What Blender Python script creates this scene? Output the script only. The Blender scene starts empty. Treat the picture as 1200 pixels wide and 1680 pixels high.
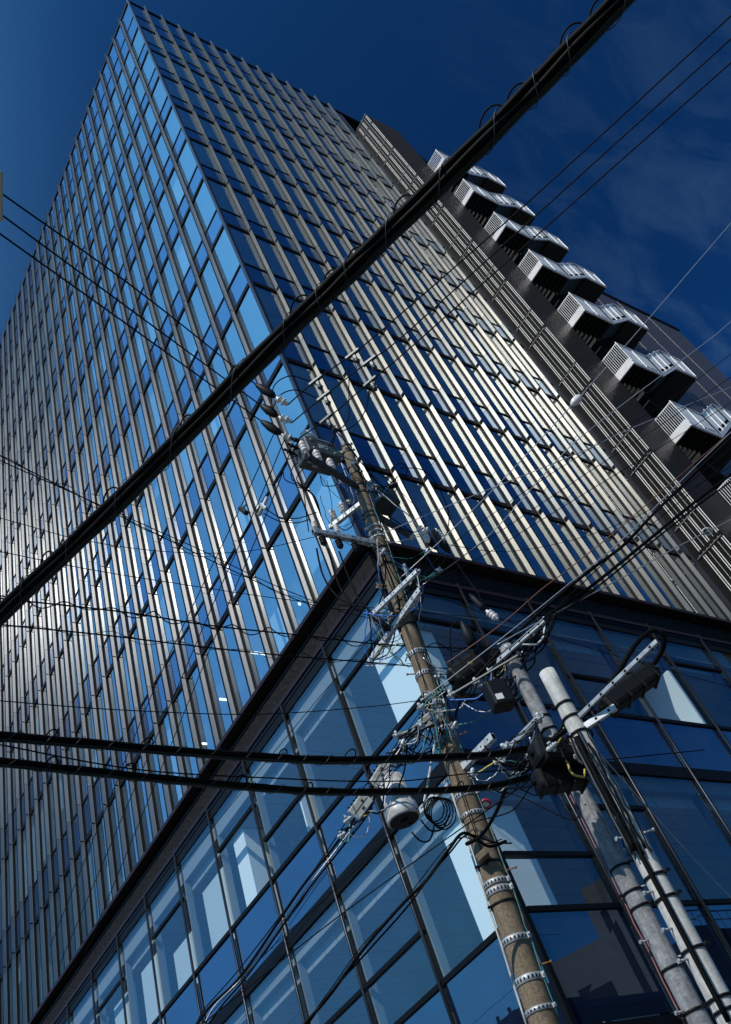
import bpy, bmesh, math, random
from mathutils import Vector, Matrix
random.seed(7)
R_ = math.radians
sc = bpy.context.scene
col = sc.collection

# ------------------------------------------------------------------ camera
CAM = Vector((0.0, 0.0, 1.6))
M3 = Matrix(((0.8189748689871289, 0.20442040238612846, 0.5361832364554197),
             (-0.49225805642212567, 0.7304673617669709, 0.47339142290573105),
             (-0.29489348900073487, -0.6516361964175216, 0.698862001874103)))   # columns: image right, image down, forward
FPX, PCX, PCY = 1498.2, 599.3, 840.15
cd = bpy.data.cameras.new('camera'); co = bpy.data.objects.new('camera', cd); col.objects.link(co)
rot = Matrix((M3.col[0], -M3.col[1], -M3.col[2])).transposed()
co.matrix_world = Matrix.Translation(CAM) @ rot.to_4x4()
cd.sensor_fit = 'VERTICAL'; cd.sensor_height = 24.0; cd.lens = FPX / 1680 * 24.0
cd.clip_start = 0.05; cd.clip_end = 3000
sc.camera = co

# ------------------------------------------------------------------ sky, sun, exposure
SUN_AZ, SUN_EL = R_(18), R_(44.5)
S = Vector((-math.cos(SUN_EL) * math.cos(SUN_AZ), -math.cos(SUN_EL) * math.sin(SUN_AZ), math.sin(SUN_EL)))
w = bpy.data.worlds.new('World'); sc.world = w; w.use_nodes = True
nt = w.node_tree; nt.nodes.clear()
out = nt.nodes.new('ShaderNodeOutputWorld'); bg = nt.nodes.new('ShaderNodeBackground')
sky = nt.nodes.new('ShaderNodeTexSky'); sky.sky_type = 'NISHITA'; sky.sun_disc = False
sky.sun_elevation = SUN_EL; sky.sun_rotation = math.atan2(S.x, S.y)
sky.air_density = 1.0; sky.dust_density = 4.0; sky.ozone_density = 3.0
mul = nt.nodes.new('ShaderNodeMix'); mul.data_type = 'RGBA'; mul.blend_type = 'MULTIPLY'; mul.inputs[0].default_value = 1
# thin cirrus wisps, low in the sky
tc = nt.nodes.new('ShaderNodeTexCoord'); mp = nt.nodes.new('ShaderNodeMapping'); mp.inputs['Scale'].default_value = (2.2, 7.0, 5.0)
nz = nt.nodes.new('ShaderNodeTexNoise'); nz.inputs['Scale'].default_value = 2.6; nz.inputs['Detail'].default_value = 8; nz.inputs['Roughness'].default_value = .62; nz.inputs['Distortion'].default_value = .5
cr = nt.nodes.new('ShaderNodeValToRGB'); cr.color_ramp.elements[0].position = .44; cr.color_ramp.elements[1].position = .90
sp = nt.nodes.new('ShaderNodeSeparateXYZ'); hr = nt.nodes.new('ShaderNodeMapRange')
hr.inputs['From Min'].default_value = .93; hr.inputs['From Max'].default_value = .58; hr.inputs['To Min'].default_value = .0; hr.inputs['To Max'].default_value = .5
mm = nt.nodes.new('ShaderNodeMath'); mm.operation = 'MULTIPLY'
cl = nt.nodes.new('ShaderNodeMix'); cl.data_type = 'RGBA'; cl.blend_type = 'MIX'
L = nt.links.new
gm = nt.nodes.new('ShaderNodeGamma'); gm.inputs[1].default_value = 2.6        # a deep, contrasty winter sky
cap = nt.nodes.new('ShaderNodeVectorMath'); cap.operation = 'MINIMUM'; cap.inputs[1].default_value = (2.7, 3.1, 4.3)
L(sky.outputs[0], cap.inputs[0]); L(cap.outputs[0], gm.inputs[0]); L(gm.outputs[0], mul.inputs['A']); mul.inputs['B'].default_value = (.115, .32, .275, 1)
L(tc.outputs['Generated'], mp.inputs[0]); L(mp.outputs[0], nz.inputs['Vector']); L(nz.outputs[0], cr.inputs[0])
L(tc.outputs['Generated'], sp.inputs[0]); L(sp.outputs['Z'], hr.inputs['Value'])
L(cr.outputs[0], mm.inputs[0]); L(hr.outputs[0], mm.inputs[1]); L(mm.outputs[0], cl.inputs[0])
# the sky is paler to the left of the view, on the sun's side
dp = nt.nodes.new('ShaderNodeVectorMath'); dp.operation = 'DOT_PRODUCT'; dp.inputs[1].default_value = Vector((-.55, .55, .63)).normalized()
dr = nt.nodes.new('ShaderNodeMapRange'); dr.interpolation_type = 'SMOOTHSTEP'; dr.inputs['From Min'].default_value = .60; dr.inputs['From Max'].default_value = 1.0
hz = nt.nodes.new('ShaderNodeMix'); hz.data_type = 'RGBA'; hz.blend_type = 'ADD'; hz.inputs['B'].default_value = (1.3, 3.7, 7.0, 1)
L(tc.outputs['Generated'], dp.inputs[0]); L(dp.outputs['Value'], dr.inputs['Value']); L(dr.outputs[0], hz.inputs[0])
L(mul.outputs['Result'], hz.inputs['A']); L(hz.outputs['Result'], cl.inputs['A']); cl.inputs['B'].default_value = (1.7, 3.3, 5.6, 1)
L(cl.outputs['Result'], bg.inputs[0]); bg.inputs[1].default_value = .066
L(bg.outputs[0], out.inputs[0])
sd = bpy.data.lights.new('sun', 'SUN'); sd.energy = 4.2; sd.angle = R_(.5); sd.color = (1, .955, .87)
so = bpy.data.objects.new('sun', sd); col.objects.link(so); so.location = S * 60
so.rotation_euler = (-S).to_track_quat('-Z', 'Y').to_euler()
sc.view_settings.view_transform = 'Standard'; sc.view_settings.look = 'None'
sc.view_settings.exposure = -.2; sc.view_settings.gamma = 1
sc.render.engine = 'CYCLES'
sc.cycles.max_bounces = 10; sc.cycles.diffuse_bounces = 3; sc.cycles.glossy_bounces = 5
sc.cycles.transmission_bounces = 6; sc.cycles.transparent_max_bounces = 24
sc.cycles.use_denoising = True
sc.cycles.sample_clamp_indirect = 4

# ------------------------------------------------------------------ helpers
def ray(px, py): return M3 @ Vector(((px - PCX) / FPX, (py - PCY) / FPX, 1))
def at(px, py, d): return CAM + ray(px, py) * d                      # pixel of the 1200x1680 photo, metres along the view axis
def atz(px, py, z): r = ray(px, py); return CAM + r * ((z - 1.6) / r.z)
WL = {}
def wl(o): return WL.get(o.name, Vector((0, 0, 0)))
def tag(o, label=None, cat=None, group=None, kind=None):
    if label: o['label'] = label
    if cat: o['category'] = cat
    if group: o['group'] = group
    if kind: o['kind'] = kind
    return o
def empty(name, loc):
    o = bpy.data.objects.new(name, None); col.objects.link(o); o.location = loc; o.empty_display_size = .3
    WL[o.name] = Vector(loc); return o
class MB:
    def __init__(s): s.v = []; s.f = []; s.m = []; s.sm = []
    def add(s, vs, fs, mi=0, smooth=False):
        b = len(s.v); s.v += [Vector(v) for v in vs]
        for f in fs: s.f.append([b + i for i in f]); s.m.append(mi); s.sm.append(smooth)
        return s
    def box(s, x0, x1, y0, y1, z0, z1, mi=0):
        return s.add([(x0, y0, z0), (x1, y0, z0), (x1, y1, z0), (x0, y1, z0), (x0, y0, z1), (x1, y0, z1), (x1, y1, z1), (x0, y1, z1)],
                     [(0, 3, 2, 1), (4, 5, 6, 7), (0, 1, 5, 4), (1, 2, 6, 5), (2, 3, 7, 6), (3, 0, 4, 7)], mi)
    def obox(s, c, a, b, d, mi=0, bev=0.0):
        """box with half-axis vectors a,b,d, edges chamfered by bev"""
        c, a, b, d = map(Vector, (c, a, b, d))
        if bev <= 0:
            vs = [c + a * i + b * j + d * k for k in (-1, 1) for i, j in ((-1, -1), (1, -1), (1, 1), (-1, 1))]
            return s.add(vs, [(0, 3, 2, 1), (4, 5, 6, 7), (0, 1, 5, 4), (1, 2, 6, 5), (2, 3, 7, 6), (3, 0, 4, 7)], mi)
        bm = bmesh.new(); bmesh.ops.create_cube(bm, size=2)
        la, lb, ld = a.length, b.length, d.length
        for v in bm.verts: v.co = Vector((v.co.x * la, v.co.y * lb, v.co.z * ld))
        bmesh.ops.bevel(bm, geom=list(bm.edges), offset=min(bev, la * .45, lb * .45, ld * .45), segments=2, affect='EDGES', profile=.5)
        an, bn, dn = a.normalized(), b.normalized(), d.normalized()
        bm.verts.index_update()
        vs = [c + an * v.co.x + bn * v.co.y + dn * v.co.z for v in bm.verts]
        fs = [[v.index for v in f.verts] for f in bm.faces]; bm.free()
        return s.add(vs, fs, mi)
    def tube(s, pts, r, seg=6, mi=0, caps=True):
        pts = [Vector(p) for p in pts]; n = len(pts)
        rs = r if isinstance(r, (list, tuple)) else [r] * n
        t0 = (pts[1] - pts[0]).normalized(); u = t0.orthogonal().normalized(); b = len(s.v)
        for i, p in enumerate(pts):
            t = (pts[min(i + 1, n - 1)] - pts[max(i - 1, 0)])
            t = t.normalized() if t.length > 1e-9 else t0
            u = (u - t * u.dot(t)); u = u.normalized() if u.length > 1e-6 else t.orthogonal().normalized()
            v = t.cross(u); t0 = t
            for k in range(seg):
                an = 2 * math.pi * k / seg; s.v.append(p + (u * math.cos(an) + v * math.sin(an)) * rs[i])
        for i in range(n - 1):
            for k in range(seg):
                k2 = (k + 1) % seg
                s.f.append([b + i * seg + k, b + i * seg + k2, b + (i + 1) * seg + k2, b + (i + 1) * seg + k]); s.m.append(mi); s.sm.append(True)
        if caps:
            s.f.append([b + k for k in range(seg)][::-1]); s.m.append(mi); s.sm.append(False)
            s.f.append([b + (n - 1) * seg + k for k in range(seg)]); s.m.append(mi); s.sm.append(False)
        return s
    def prof(s, p, q, prf, seg=14, mi=0):
        """lathe along p->q; prf = [(t, radius)]"""
        p, q = Vector(p), Vector(q)
        pts = [p.lerp(q, t) for t, _ in prf]
        d = (q - p).normalized(); u = d.orthogonal().normalized(); v = d.cross(u); b = len(s.v); n = len(pts)
        for (t, r), c in zip(prf, pts):
            for k in range(seg):
                an = 2 * math.pi * k / seg; s.v.append(c + (u * math.cos(an) + v * math.sin(an)) * max(r, 1e-4))
        for i in range(n - 1):
            for k in range(seg):
                k2 = (k + 1) % seg
                s.f.append([b + i * seg + k, b + i * seg + k2, b + (i + 1) * seg + k2, b + (i + 1) * seg + k]); s.m.append(mi); s.sm.append(True)
        s.f.append([b + k for k in range(seg)][::-1]); s.m.append(mi); s.sm.append(False)
        s.f.append([b + (n - 1) * seg + k for k in range(seg)]); s.m.append(mi); s.sm.append(False)
        return s
    def build(s, name, mats, parent=None, origin=None):
        o0 = wl(parent) if parent is not None else (Vector(origin) if origin is not None else Vector((0, 0, 0)))
        me = bpy.data.meshes.new(name); me.from_pydata([tuple(v - o0) for v in s.v], [], s.f)
        for m in (mats if isinstance(mats, (list, tuple)) else [mats]): me.materials.append(m)
        me.polygons.foreach_set('material_index', s.m); me.polygons.foreach_set('use_smooth', s.sm); me.update()
        o = bpy.data.objects.new(name, me); col.objects.link(o)
        if parent is not None: o.parent = parent
        else: o.location = o0
        WL[o.name] = o0.copy(); return o
def smooth_pts(pts, n=8):
    P = [Vector(p) for p in pts]
    if len(P) < 3: n2 = n; return [P[0].lerp(P[1], i / n2) for i in range(n2 + 1)]
    res = []
    for i in range(len(P) - 1):
        a, b, c, d = P[max(i - 1, 0)], P[i], P[i + 1], P[min(i + 2, len(P) - 1)]
        for k in range(n):
            t = k / n
            res.append(.5 * ((2 * b) + (c - a) * t + (2 * a - 5 * b + 4 * c - d) * t * t + (3 * b - a - 3 * c + d) * t ** 3))
    res.append(P[-1]); return res

# ------------------------------------------------------------------ materials
MAT = {}
def mat(name, base, rough=.5, metal=0.0, spec=.5, var=0.0, vscale=8.0, bump=0.0, bscale=40.0, coat=0.0, var_col=None, vdetail=5):
    m = bpy.data.materials.new(name); m.use_nodes = True; n = m.node_tree; p = n.nodes['Principled BSDF']
    p.inputs['Base Color'].default_value = (*base, 1); p.inputs['Roughness'].default_value = rough
    p.inputs['Metallic'].default_value = metal; p.inputs['Specular IOR Level'].default_value = spec
    p.inputs['Coat Weight'].default_value = coat
    tcn = n.nodes.new('ShaderNodeTexCoord')
    if var > 0:
        t = n.nodes.new('ShaderNodeTexNoise'); t.inputs['Scale'].default_value = vscale; t.inputs['Detail'].default_value = vdetail
        r = n.nodes.new('ShaderNodeValToRGB'); r.color_ramp.elements[0].position = .35; r.color_ramp.elements[1].position = .65
        lo = var_col or tuple(c * (1 - var) for c in base)
        r.color_ramp.elements[0].color = (*lo, 1); r.color_ramp.elements[1].color = (*base, 1)
        n.links.new(tcn.outputs['Object'], t.inputs['Vector']); n.links.new(t.outputs[0], r.inputs[0]); n.links.new(r.outputs[0], p.inputs['Base Color'])
    if bump > 0:
        t2 = n.nodes.new('ShaderNodeTexNoise'); t2.inputs['Scale'].default_value = bscale; t2.inputs['Detail'].default_value = 4
        b = n.nodes.new('ShaderNodeBump'); b.inputs['Strength'].default_value = bump; b.inputs['Distance'].default_value = .01
        n.links.new(tcn.outputs['Object'], t2.inputs['Vector']); n.links.new(t2.outputs[0], b.inputs['Height']); n.links.new(b.outputs[0], p.inputs['Normal'])
    MAT[name] = m; return m
def glass(name, tint, refl_col, f0, fmax, wav=0.0, opaque=None):
    m = bpy.data.materials.new(name); m.use_nodes = True; n = m.node_tree; n.nodes.clear()
    o = n.nodes.new('ShaderNodeOutputMaterial'); mx = n.nodes.new('ShaderNodeMixShader'); tr = n.nodes.new('ShaderNodeBsdfTransparent' if opaque is None else 'ShaderNodeBsdfDiffuse'); gl = n.nodes.new('ShaderNodeBsdfGlossy')
    tr.inputs[0].default_value = (*(opaque or tint), 1); gl.inputs[0].default_value = (*refl_col, 1); gl.inputs[1].default_value = 0.0
    lw = n.nodes.new('ShaderNodeLayerWeight'); lw.inputs[0].default_value = .5
    pw = n.nodes.new('ShaderNodeMath'); pw.operation = 'POWER'; pw.inputs[1].default_value = 1.4
    mr = n.nodes.new('ShaderNodeMapRange'); mr.inputs['To Min'].default_value = f0; mr.inputs['To Max'].default_value = fmax
    n.links.new(lw.outputs['Facing'], pw.inputs[0]); n.links.new(pw.outputs[0], mr.inputs['Value']); n.links.new(mr.outputs[0], mx.inputs[0])
    n.links.new(tr.outputs[0], mx.inputs[1]); n.links.new(gl.outputs[0], mx.inputs[2]); n.links.new(mx.outputs[0], o.inputs[0])
    if wav > 0:
        tcn = n.nodes.new('ShaderNodeTexCoord'); t2 = n.nodes.new('ShaderNodeTexNoise'); t2.inputs['Scale'].default_value = .7; t2.inputs['Detail'].default_value = 1
        b = n.nodes.new('ShaderNodeBump'); b.inputs['Strength'].default_value = wav; b.inputs['Distance'].default_value = .01
        n.links.new(tcn.outputs['Object'], t2.inputs['Vector']); n.links.new(t2.outputs[0], b.inputs['Height']); n.links.new(b.outputs[0], gl.inputs['Normal'])
    MAT[name] = m; return m
clear = bpy.data.materials.new('clear'); clear.use_nodes = True; clear.node_tree.nodes.clear(); MAT['clear'] = clear   # inner side of a pane
_o = clear.node_tree.nodes.new('ShaderNodeOutputMaterial'); _t = clear.node_tree.nodes.new('ShaderNodeBsdfTransparent'); _t.inputs[0].default_value = (.90, .96, .98, 1); clear.node_tree.links.new(_t.outputs[0], _o.inputs[0])
glass('tower_glass', (.70, .86, .94), (.90, .97, 1), .20, 1.0, .05)
glass('podium_glass', (.93, .98, 1), (.84, .94, 1), .06, .36, .05)
glass('spandrel', (1, 1, 1), (.66, .80, 1), .18, .90, .05, (.008, .015, .036))
glass('podium_spandrel_glass', (1, 1, 1), (.74, .86, 1), .08, .60, .05, (.006, .013, .032))
def brushed(name, base, rough, aniso, tangent):
    """anodised extrusion brushed along its length: wide lobe across the grain, narrow along it"""
    m = mat(name, base, rough, 1.0, .5, .10, 1.3); n = m.node_tree; p = n.nodes['Principled BSDF']
    p.inputs['Anisotropic'].default_value = aniso
    c = n.nodes.new('ShaderNodeCombineXYZ')
    for k in range(3): c.inputs[k].default_value = tangent[k]
    n.links.new(c.outputs[0], p.inputs['Tangent'])
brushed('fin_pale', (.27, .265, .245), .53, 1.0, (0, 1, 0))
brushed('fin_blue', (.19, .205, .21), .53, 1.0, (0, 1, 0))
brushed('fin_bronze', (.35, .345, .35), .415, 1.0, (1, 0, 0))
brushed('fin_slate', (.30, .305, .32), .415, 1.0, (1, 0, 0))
mat('mullion_dark', (.022, .024, .03), .35, .6, .4)
mat('bar_white', (.84, .82, .75), .5)
mat('strip_silver', (.74, .74, .73), .5, .2, .4, .1, 2.5)
mat('dark_frame', (.005, .005, .006), .5, 0, .12)
mat('frame_bright', (.30, .30, .29), .45, .3, .5)
mat('corner_metal', (.07, .07, .085), .40, .9, .5)
mat('plum_metal', (.020, .013, .017), .5, 0, .15)
mat('navy_metal', (.005, .006, .014), .45, 0, .15)
mat('black_gap', (.003, .003, .0035), .7, 0, .1)
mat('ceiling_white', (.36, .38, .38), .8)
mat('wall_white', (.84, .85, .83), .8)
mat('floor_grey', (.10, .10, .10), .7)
mat('blind_cloth', (.46, .50, .51), .8)
mat('trim_grey', (.20, .21, .215), .7)
mat('dark_wall', (.016, .017, .022), .30, .4, .5)
mat('wing_wall', (.075, .070, .085), .5, 0, .3)
mat('galv_white', (.72, .73, .76), .35, .25, .6, .12, 3.0)
mat('galv_panel', (.86, .85, .84), .5, .1, .5, .16, 1.6)
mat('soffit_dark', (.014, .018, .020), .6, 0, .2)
def concrete(name, pale, dark, stain, fine):
    m = mat(name, pale, .85, 0, .25); n = m.node_tree; p = n.nodes['Principled BSDF']; tcn = n.nodes.new('ShaderNodeTexCoord')
    def noise(scale, det, sx, ramp, rough=.6):
        mp_ = n.nodes.new('ShaderNodeMapping'); mp_.inputs['Scale'].default_value = sx; t = n.nodes.new('ShaderNodeTexNoise'); t.inputs['Scale'].default_value = scale; t.inputs['Detail'].default_value = det; t.inputs['Roughness'].default_value = rough
        r = n.nodes.new('ShaderNodeValToRGB'); r.color_ramp.elements[0].position, r.color_ramp.elements[1].position = ramp
        n.links.new(tcn.outputs['Object'], mp_.inputs[0]); n.links.new(mp_.outputs[0], t.inputs['Vector']); n.links.new(t.outputs[0], r.inputs[0]); return r
    base = noise(fine, 8, (1, 1, 1), (.36, .64), .75); base.color_ramp.elements[0].color = (*dark, 1); base.color_ramp.elements[1].color = (*pale, 1)
    streak = noise(5, 5, (5, 5, .35), (.50, .72)); blot_shade = noise(2.2, 6, (1.5, 1.5, .8), (.50, .66))  # blotches are concrete mottle, strengthened to paint in cast cable shadows
    ring = noise(9, 3, (.4, .4, 6), (.60, .66))
    out_ = base.outputs[0]
    for msk, col_, f in ((streak, stain, .7), (blot_shade, dark, .9), (ring, tuple(c * 1.25 for c in pale), .25)):
        mx = n.nodes.new('ShaderNodeMix'); mx.data_type = 'RGBA'; mm_ = n.nodes.new('ShaderNodeMath'); mm_.operation = 'MULTIPLY'; mm_.inputs[1].default_value = f
        n.links.new(msk.outputs[0], mm_.inputs[0]); n.links.new(mm_.outputs[0], mx.inputs[0]); n.links.new(out_, mx.inputs['A']); mx.inputs['B'].default_value = (*col_, 1); out_ = mx.outputs['Result']
    n.links.new(out_, p.inputs['Base Color'])
    b = n.nodes.new('ShaderNodeBump'); b.inputs['Strength'].default_value = .5; b.inputs['Distance'].default_value = .006
    n.links.new(base.outputs[0], b.inputs['Height']); n.links.new(b.outputs[0], p.inputs['Normal'])
concrete('concrete_brown', (.26, .205, .14), (.095, .072, .05), (.10, .06, .036), 42)
concrete('concrete_grey', (.36, .36, .37), (.14, .14, .145), (.07, .068, .066), 16)
concrete('pole_white', (.60, .59, .56), (.42, .41, .38), (.22, .20, .17), 22)
mat('steel', (.42, .45, .47), .5, .35, .5, .35, 14)
mat('steel_white', (.58, .61, .63), .5, .2, .5, .25, 14)
mat('steel_dark', (.06, .065, .07), .45, .6, .5)
mat('rubber', (.006, .006, .007), .55, 0, .2)
mat('cable_black', (.003, .003, .0035), .65, 0, .08)
mat('cable_green', (.006, .018, .016), .4, 0, .4)
mat('wire_grey', (.42, .42, .44), .35, .6)
mat('wire_brown', (.16, .06, .035), .5)
mat('wire_teal', (.04, .22, .20), .45)
mat('wire_yellow', (.55, .42, .10), .5)
mat('wire_blue', (.03, .16, .55), .45)
mat('wire_white', (.70, .70, .68), .5)
mat('wire_red', (.22, .09, .08), .5)
mat('porcelain', (.80, .74, .70), .2, 0, .7)
mat('porcelain_brown', (.16, .05, .03), .25, 0, .7)
mat('box_grey', (.075, .08, .088), .5, .1, .4, .5, 6, .15, 30, 0, (.05, .038, .03))
mat('box_white', (.70, .70, .66), .5, 0, .4, .3, 9, 0, 40, 0, (.48, .45, .38))
mat('bucket_grey', (.66, .67, .68), .4, 0, .5, .2, 5, 0, 40, 0, (.34, .33, .31))
mat('rust', (.36, .15, .05), .7, 0, .3, .4, 30)
mat('red_enamel', (.45, .03, .04), .3)
mat('yellow_label', (.8, .6, .05), .5)
mat('asphalt', (.05, .05, .052), .9, 0, .3, .3, 4, .3, 80)
mat('pavement', (.22, .21, .20), .85, 0, .3, .2, 3)
mat('house_white', (.17, .17, .17), .8, 0, .3, .12, 2)
mat('house_dark', (.02, .02, .022), .8, 0, .1)
mat('roof_tin', (.045, .05, .055), .5, .4)
mat('leaf', (.05, .10, .04), .6, 0, .3, .4, 9)
mat('bark', (.09, .065, .045), .9, 0, .2, .3, 12)
mat('beige_sheet', (.55, .45, .28), .6)
def emit(name, c, s):
    m = bpy.data.materials.new(name); m.use_nodes = True; p = m.node_tree.nodes['Principled BSDF']
    p.inputs['Emission Color'].default_value = (*c, 1); p.inputs['Emission Strength'].default_value = s; MAT[name] = m
emit('lamp_white', (1, .95, .9), 6)
def tex_lines(name, base, dark, scale, axis, ratio=.5, rough=.4, metal=.3, bump=.6):
    """fine ribs running vertically or horizontally: a periodic profile in object space"""
    m = mat(name, base, rough, metal); n = m.node_tree; p = n.nodes['Principled BSDF']
    tcn = n.nodes.new('ShaderNodeTexCoord'); wv = n.nodes.new('ShaderNodeTexWave'); wv.wave_type = 'BANDS'; wv.bands_direction = axis; wv.inputs['Scale'].default_value = scale
    b = n.nodes.new('ShaderNodeBump'); b.inputs['Strength'].default_value = bump; b.inputs['Distance'].default_value = .02
    n.links.new(tcn.outputs['Object'], wv.inputs['Vector']); n.links.new(wv.outputs[0], b.inputs['Height']); n.links.new(b.outputs[0], p.inputs['Normal'])
    return m
mat('ribbed_wall', (.007, .0072, .009), .45, 0, .12, .3, .8)
def grid_ceiling():
    m = mat('ceiling_tiles', (.24, .25, .26), .8); n = m.node_tree; p = n.nodes['Principled BSDF']
    tcn = n.nodes.new('ShaderNodeTexCoord'); br = n.nodes.new('ShaderNodeTexBrick'); br.offset = 0.0
    br.inputs['Scale'].default_value = 1.0; br.inputs['Brick Width'].default_value = 1.2; br.inputs['Row Height'].default_value = .6; br.inputs['Mortar Size'].default_value = .012; br.inputs['Mortar Smooth'].default_value = 0
    br.inputs['Color1'].default_value = (.24, .25, .26, 1); br.inputs['Color2'].default_value = (.23, .24, .25, 1); br.inputs['Mortar'].default_value = (.06, .065, .07, 1)
    n.links.new(tcn.outputs['Object'], br.inputs['Vector']); n.links.new(br.outputs[0], p.inputs['Base Color'])
grid_ceiling()
def mesh_mat():
    m = mat('louver_mesh', (.03, .028, .028), .7, 0, .1); n = m.node_tree; p = n.nodes['Principled BSDF']
    tcn = n.nodes.new('ShaderNodeTexCoord'); mp = n.nodes.new('ShaderNodeMapping'); mp.inputs['Scale'].default_value = (6, 6, 60)
    t = n.nodes.new('ShaderNodeTexNoise'); t.inputs['Scale'].default_value = 1.0; t.inputs['Detail'].default_value = 4
    r = n.nodes.new('ShaderNodeValToRGB'); r.color_ramp.elements[0].position = .45; r.color_ramp.elements[1].position = .72
    r.color_ramp.elements[0].color = (.004, .004, .0045, 1); r.color_ramp.elements[1].color = (.045, .038, .032, 1)
    n.links.new(tcn.outputs['Object'], mp.inputs[0]); n.links.new(mp.outputs[0], t.inputs['Vector']); n.links.new(t.outputs[0], r.inputs[0]); n.links.new(r.outputs[0], p.inputs['Base Color'])
mesh_mat()

# ------------------------------------------------------------------ ground
g = MB(); g.add([(-1500, -1500, 0), (1500, -1500, 0), (1500, 1500, 0), (-1500, 1500, 0)], [(0, 1, 2, 3)])
tag(g.build('ground', MAT['pavement']), kind='structure')
g = MB(); g.box(-4.5, 5.6, -200, 200, .0, .004); g.box(-200, 200, -4.5, 4.6, .0, .008)
tag(g.build('road', MAT['asphalt']), kind='structure')

# ------------------------------------------------------------------ the office building
CX, CY = 12.423, 11.453          # the corner edge; left face is the plane X=CX, right face the plane Y=CY
ZB, ZT = 17.10, 69.3             # underside of the tower fins, top of the fins
PITCH, FP = 1.2, .215
NL, NR = 29, 13                  # bays on the left and right face
YEND, XEND = CY + .1 + PITCH * NL, 28.6
LO = [20.78, 25.82, 30.93, 35.80, 40.50, 45.12, 49.67, 54.35, 58.97, 63.70]     # lower line of each spandrel
UP = [22.37, 27.42, 32.45, 37.28, 41.95, 46.58, 51.17, 55.80, 60.45, 66.10]     # upper line
B = empty('office_building', (CX, CY, 0))
tag(B, 'tall glass office tower with pale fins on a glazed podium, behind the utility poles', 'office building')
def part(mb, name, m, parent=None): return mb.build(name, m, parent or B)
XB, YB = 38.6, YEND              # plan extents of the main volume

# floors and cores
for i, (a, b) in enumerate(zip(LO, UP)):
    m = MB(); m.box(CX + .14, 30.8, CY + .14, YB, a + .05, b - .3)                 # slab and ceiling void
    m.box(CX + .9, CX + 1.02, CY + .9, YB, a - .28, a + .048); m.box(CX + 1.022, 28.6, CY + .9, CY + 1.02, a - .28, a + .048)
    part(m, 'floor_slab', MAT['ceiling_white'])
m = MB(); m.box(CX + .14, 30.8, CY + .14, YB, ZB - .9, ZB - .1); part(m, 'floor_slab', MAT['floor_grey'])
m = MB(); m.box(CX + 7, 30.6, CY + 6, YB, .2, 69.0); part(m, 'core_wall', MAT['wall_white'])
m = MB()
for i in range(5):
    for zz in [(ZB, LO[0])] + [(UP[k], LO[k + 1]) for k in range(len(LO) - 1)]:
        m.box(CX + .8, CX + 1.5, CY + 4.9 + 7.2 * i, CY + 5.6 + 7.2 * i, zz[0] - .25, zz[1] + .045)
part(m, 'interior_column', MAT['wall_white'])
m = MB(); m.box(CX + .3, XB, CY + .3, YB, 69.0, 69.35); part(m, 'roof', MAT['dark_frame'])

# glass panes: measured by the picture area each takes, the largest 100 stay single parts
def area(c4):
    pr = []
    for c in c4:
        q = M3.transposed() @ (Vector(c) - CAM)
        if q.z < .1: return 0
        pr.append((q.x / q.z * FPX + PCX, q.y / q.z * FPX + PCY))
    if all(p[0] < 0 for p in pr) or all(p[0] > 1200 for p in pr) or all(p[1] < 0 for p in pr) or all(p[1] > 1680 for p in pr): return 0
    return abs(sum(pr[i][0] * pr[(i + 1) % 4][1] - pr[(i + 1) % 4][0] * pr[i][1] for i in range(4))) / 2
def pane_L(y0, y1, z0, z1, off=0): return [(CX + off, y0, z0), (CX + off, y1, z0), (CX + off, y1, z1), (CX + off, y0, z1)]
def pane_R(x0, x1, z0, z1, off=0): return [(x0, CY + off, z0), (x1, CY + off, z0), (x1, CY + off, z1), (x0, CY + off, z1)]
def add_pane(mb, c4, nrm):
    """a sheet of glass 12 mm thick: outer and inner faces and rims"""
    v = [Vector(c) + Vector(nrm) * random.uniform(-.006, .006) for c in c4]; b = [p - Vector(nrm) * .012 for p in v]
    mb.add(v + b, [(0, 1, 2, 3)], 0).add(v + b, [(7, 6, 5, 4), (0, 4, 5, 1), (1, 5, 6, 2), (2, 6, 7, 3), (3, 7, 4, 0)], 1)
yl = [CY + .06] + [CY + .1 + PITCH * k for k in range(1, NL + 1)]
xr = [CX + .06] + [CX - .12 + PITCH * k for k in range(1, NR + 1)] + [28.6]
vis = [(ZB + .05, LO[0])] + [(UP[k], LO[k + 1]) for k in range(len(LO) - 1)]
spn = list(zip(LO, UP)) + [(UP[-1], 69.2)]
def face_set(bands):
    res = []
    for i in range(len(yl) - 1):
        for z0, z1 in bands: c = pane_L(yl[i] + .02, yl[i + 1] - .02, z0 + .03, z1 - .03); res.append((area(c), c, (-1, 0, 0)))
    for i in range(len(xr) - 1):
        for z0, z1 in bands: c = pane_R(xr[i] + .02, xr[i + 1] - .02, z0 + .03, z1 - .03); res.append((area(c), c, (0, -1, 0)))
    res.sort(key=lambda t: -t[0]); return res
def emit_set(bands, name, mname):
    res = face_set(bands); rest = MB()
    for k, (a, c, nrm) in enumerate(res):
        if k < 100: m = MB(); add_pane(m, c, nrm); part(m, name, [MAT[mname], MAT['clear']])
        else: add_pane(rest, c, nrm)
    o = part(rest, name, [MAT[mname], MAT['clear']]); o['kind'] = 'stuff'
emit_set(vis, 'window_pane', 'tower_glass')
emit_set(spn, 'spandrel_panel', 'spandrel')

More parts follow.
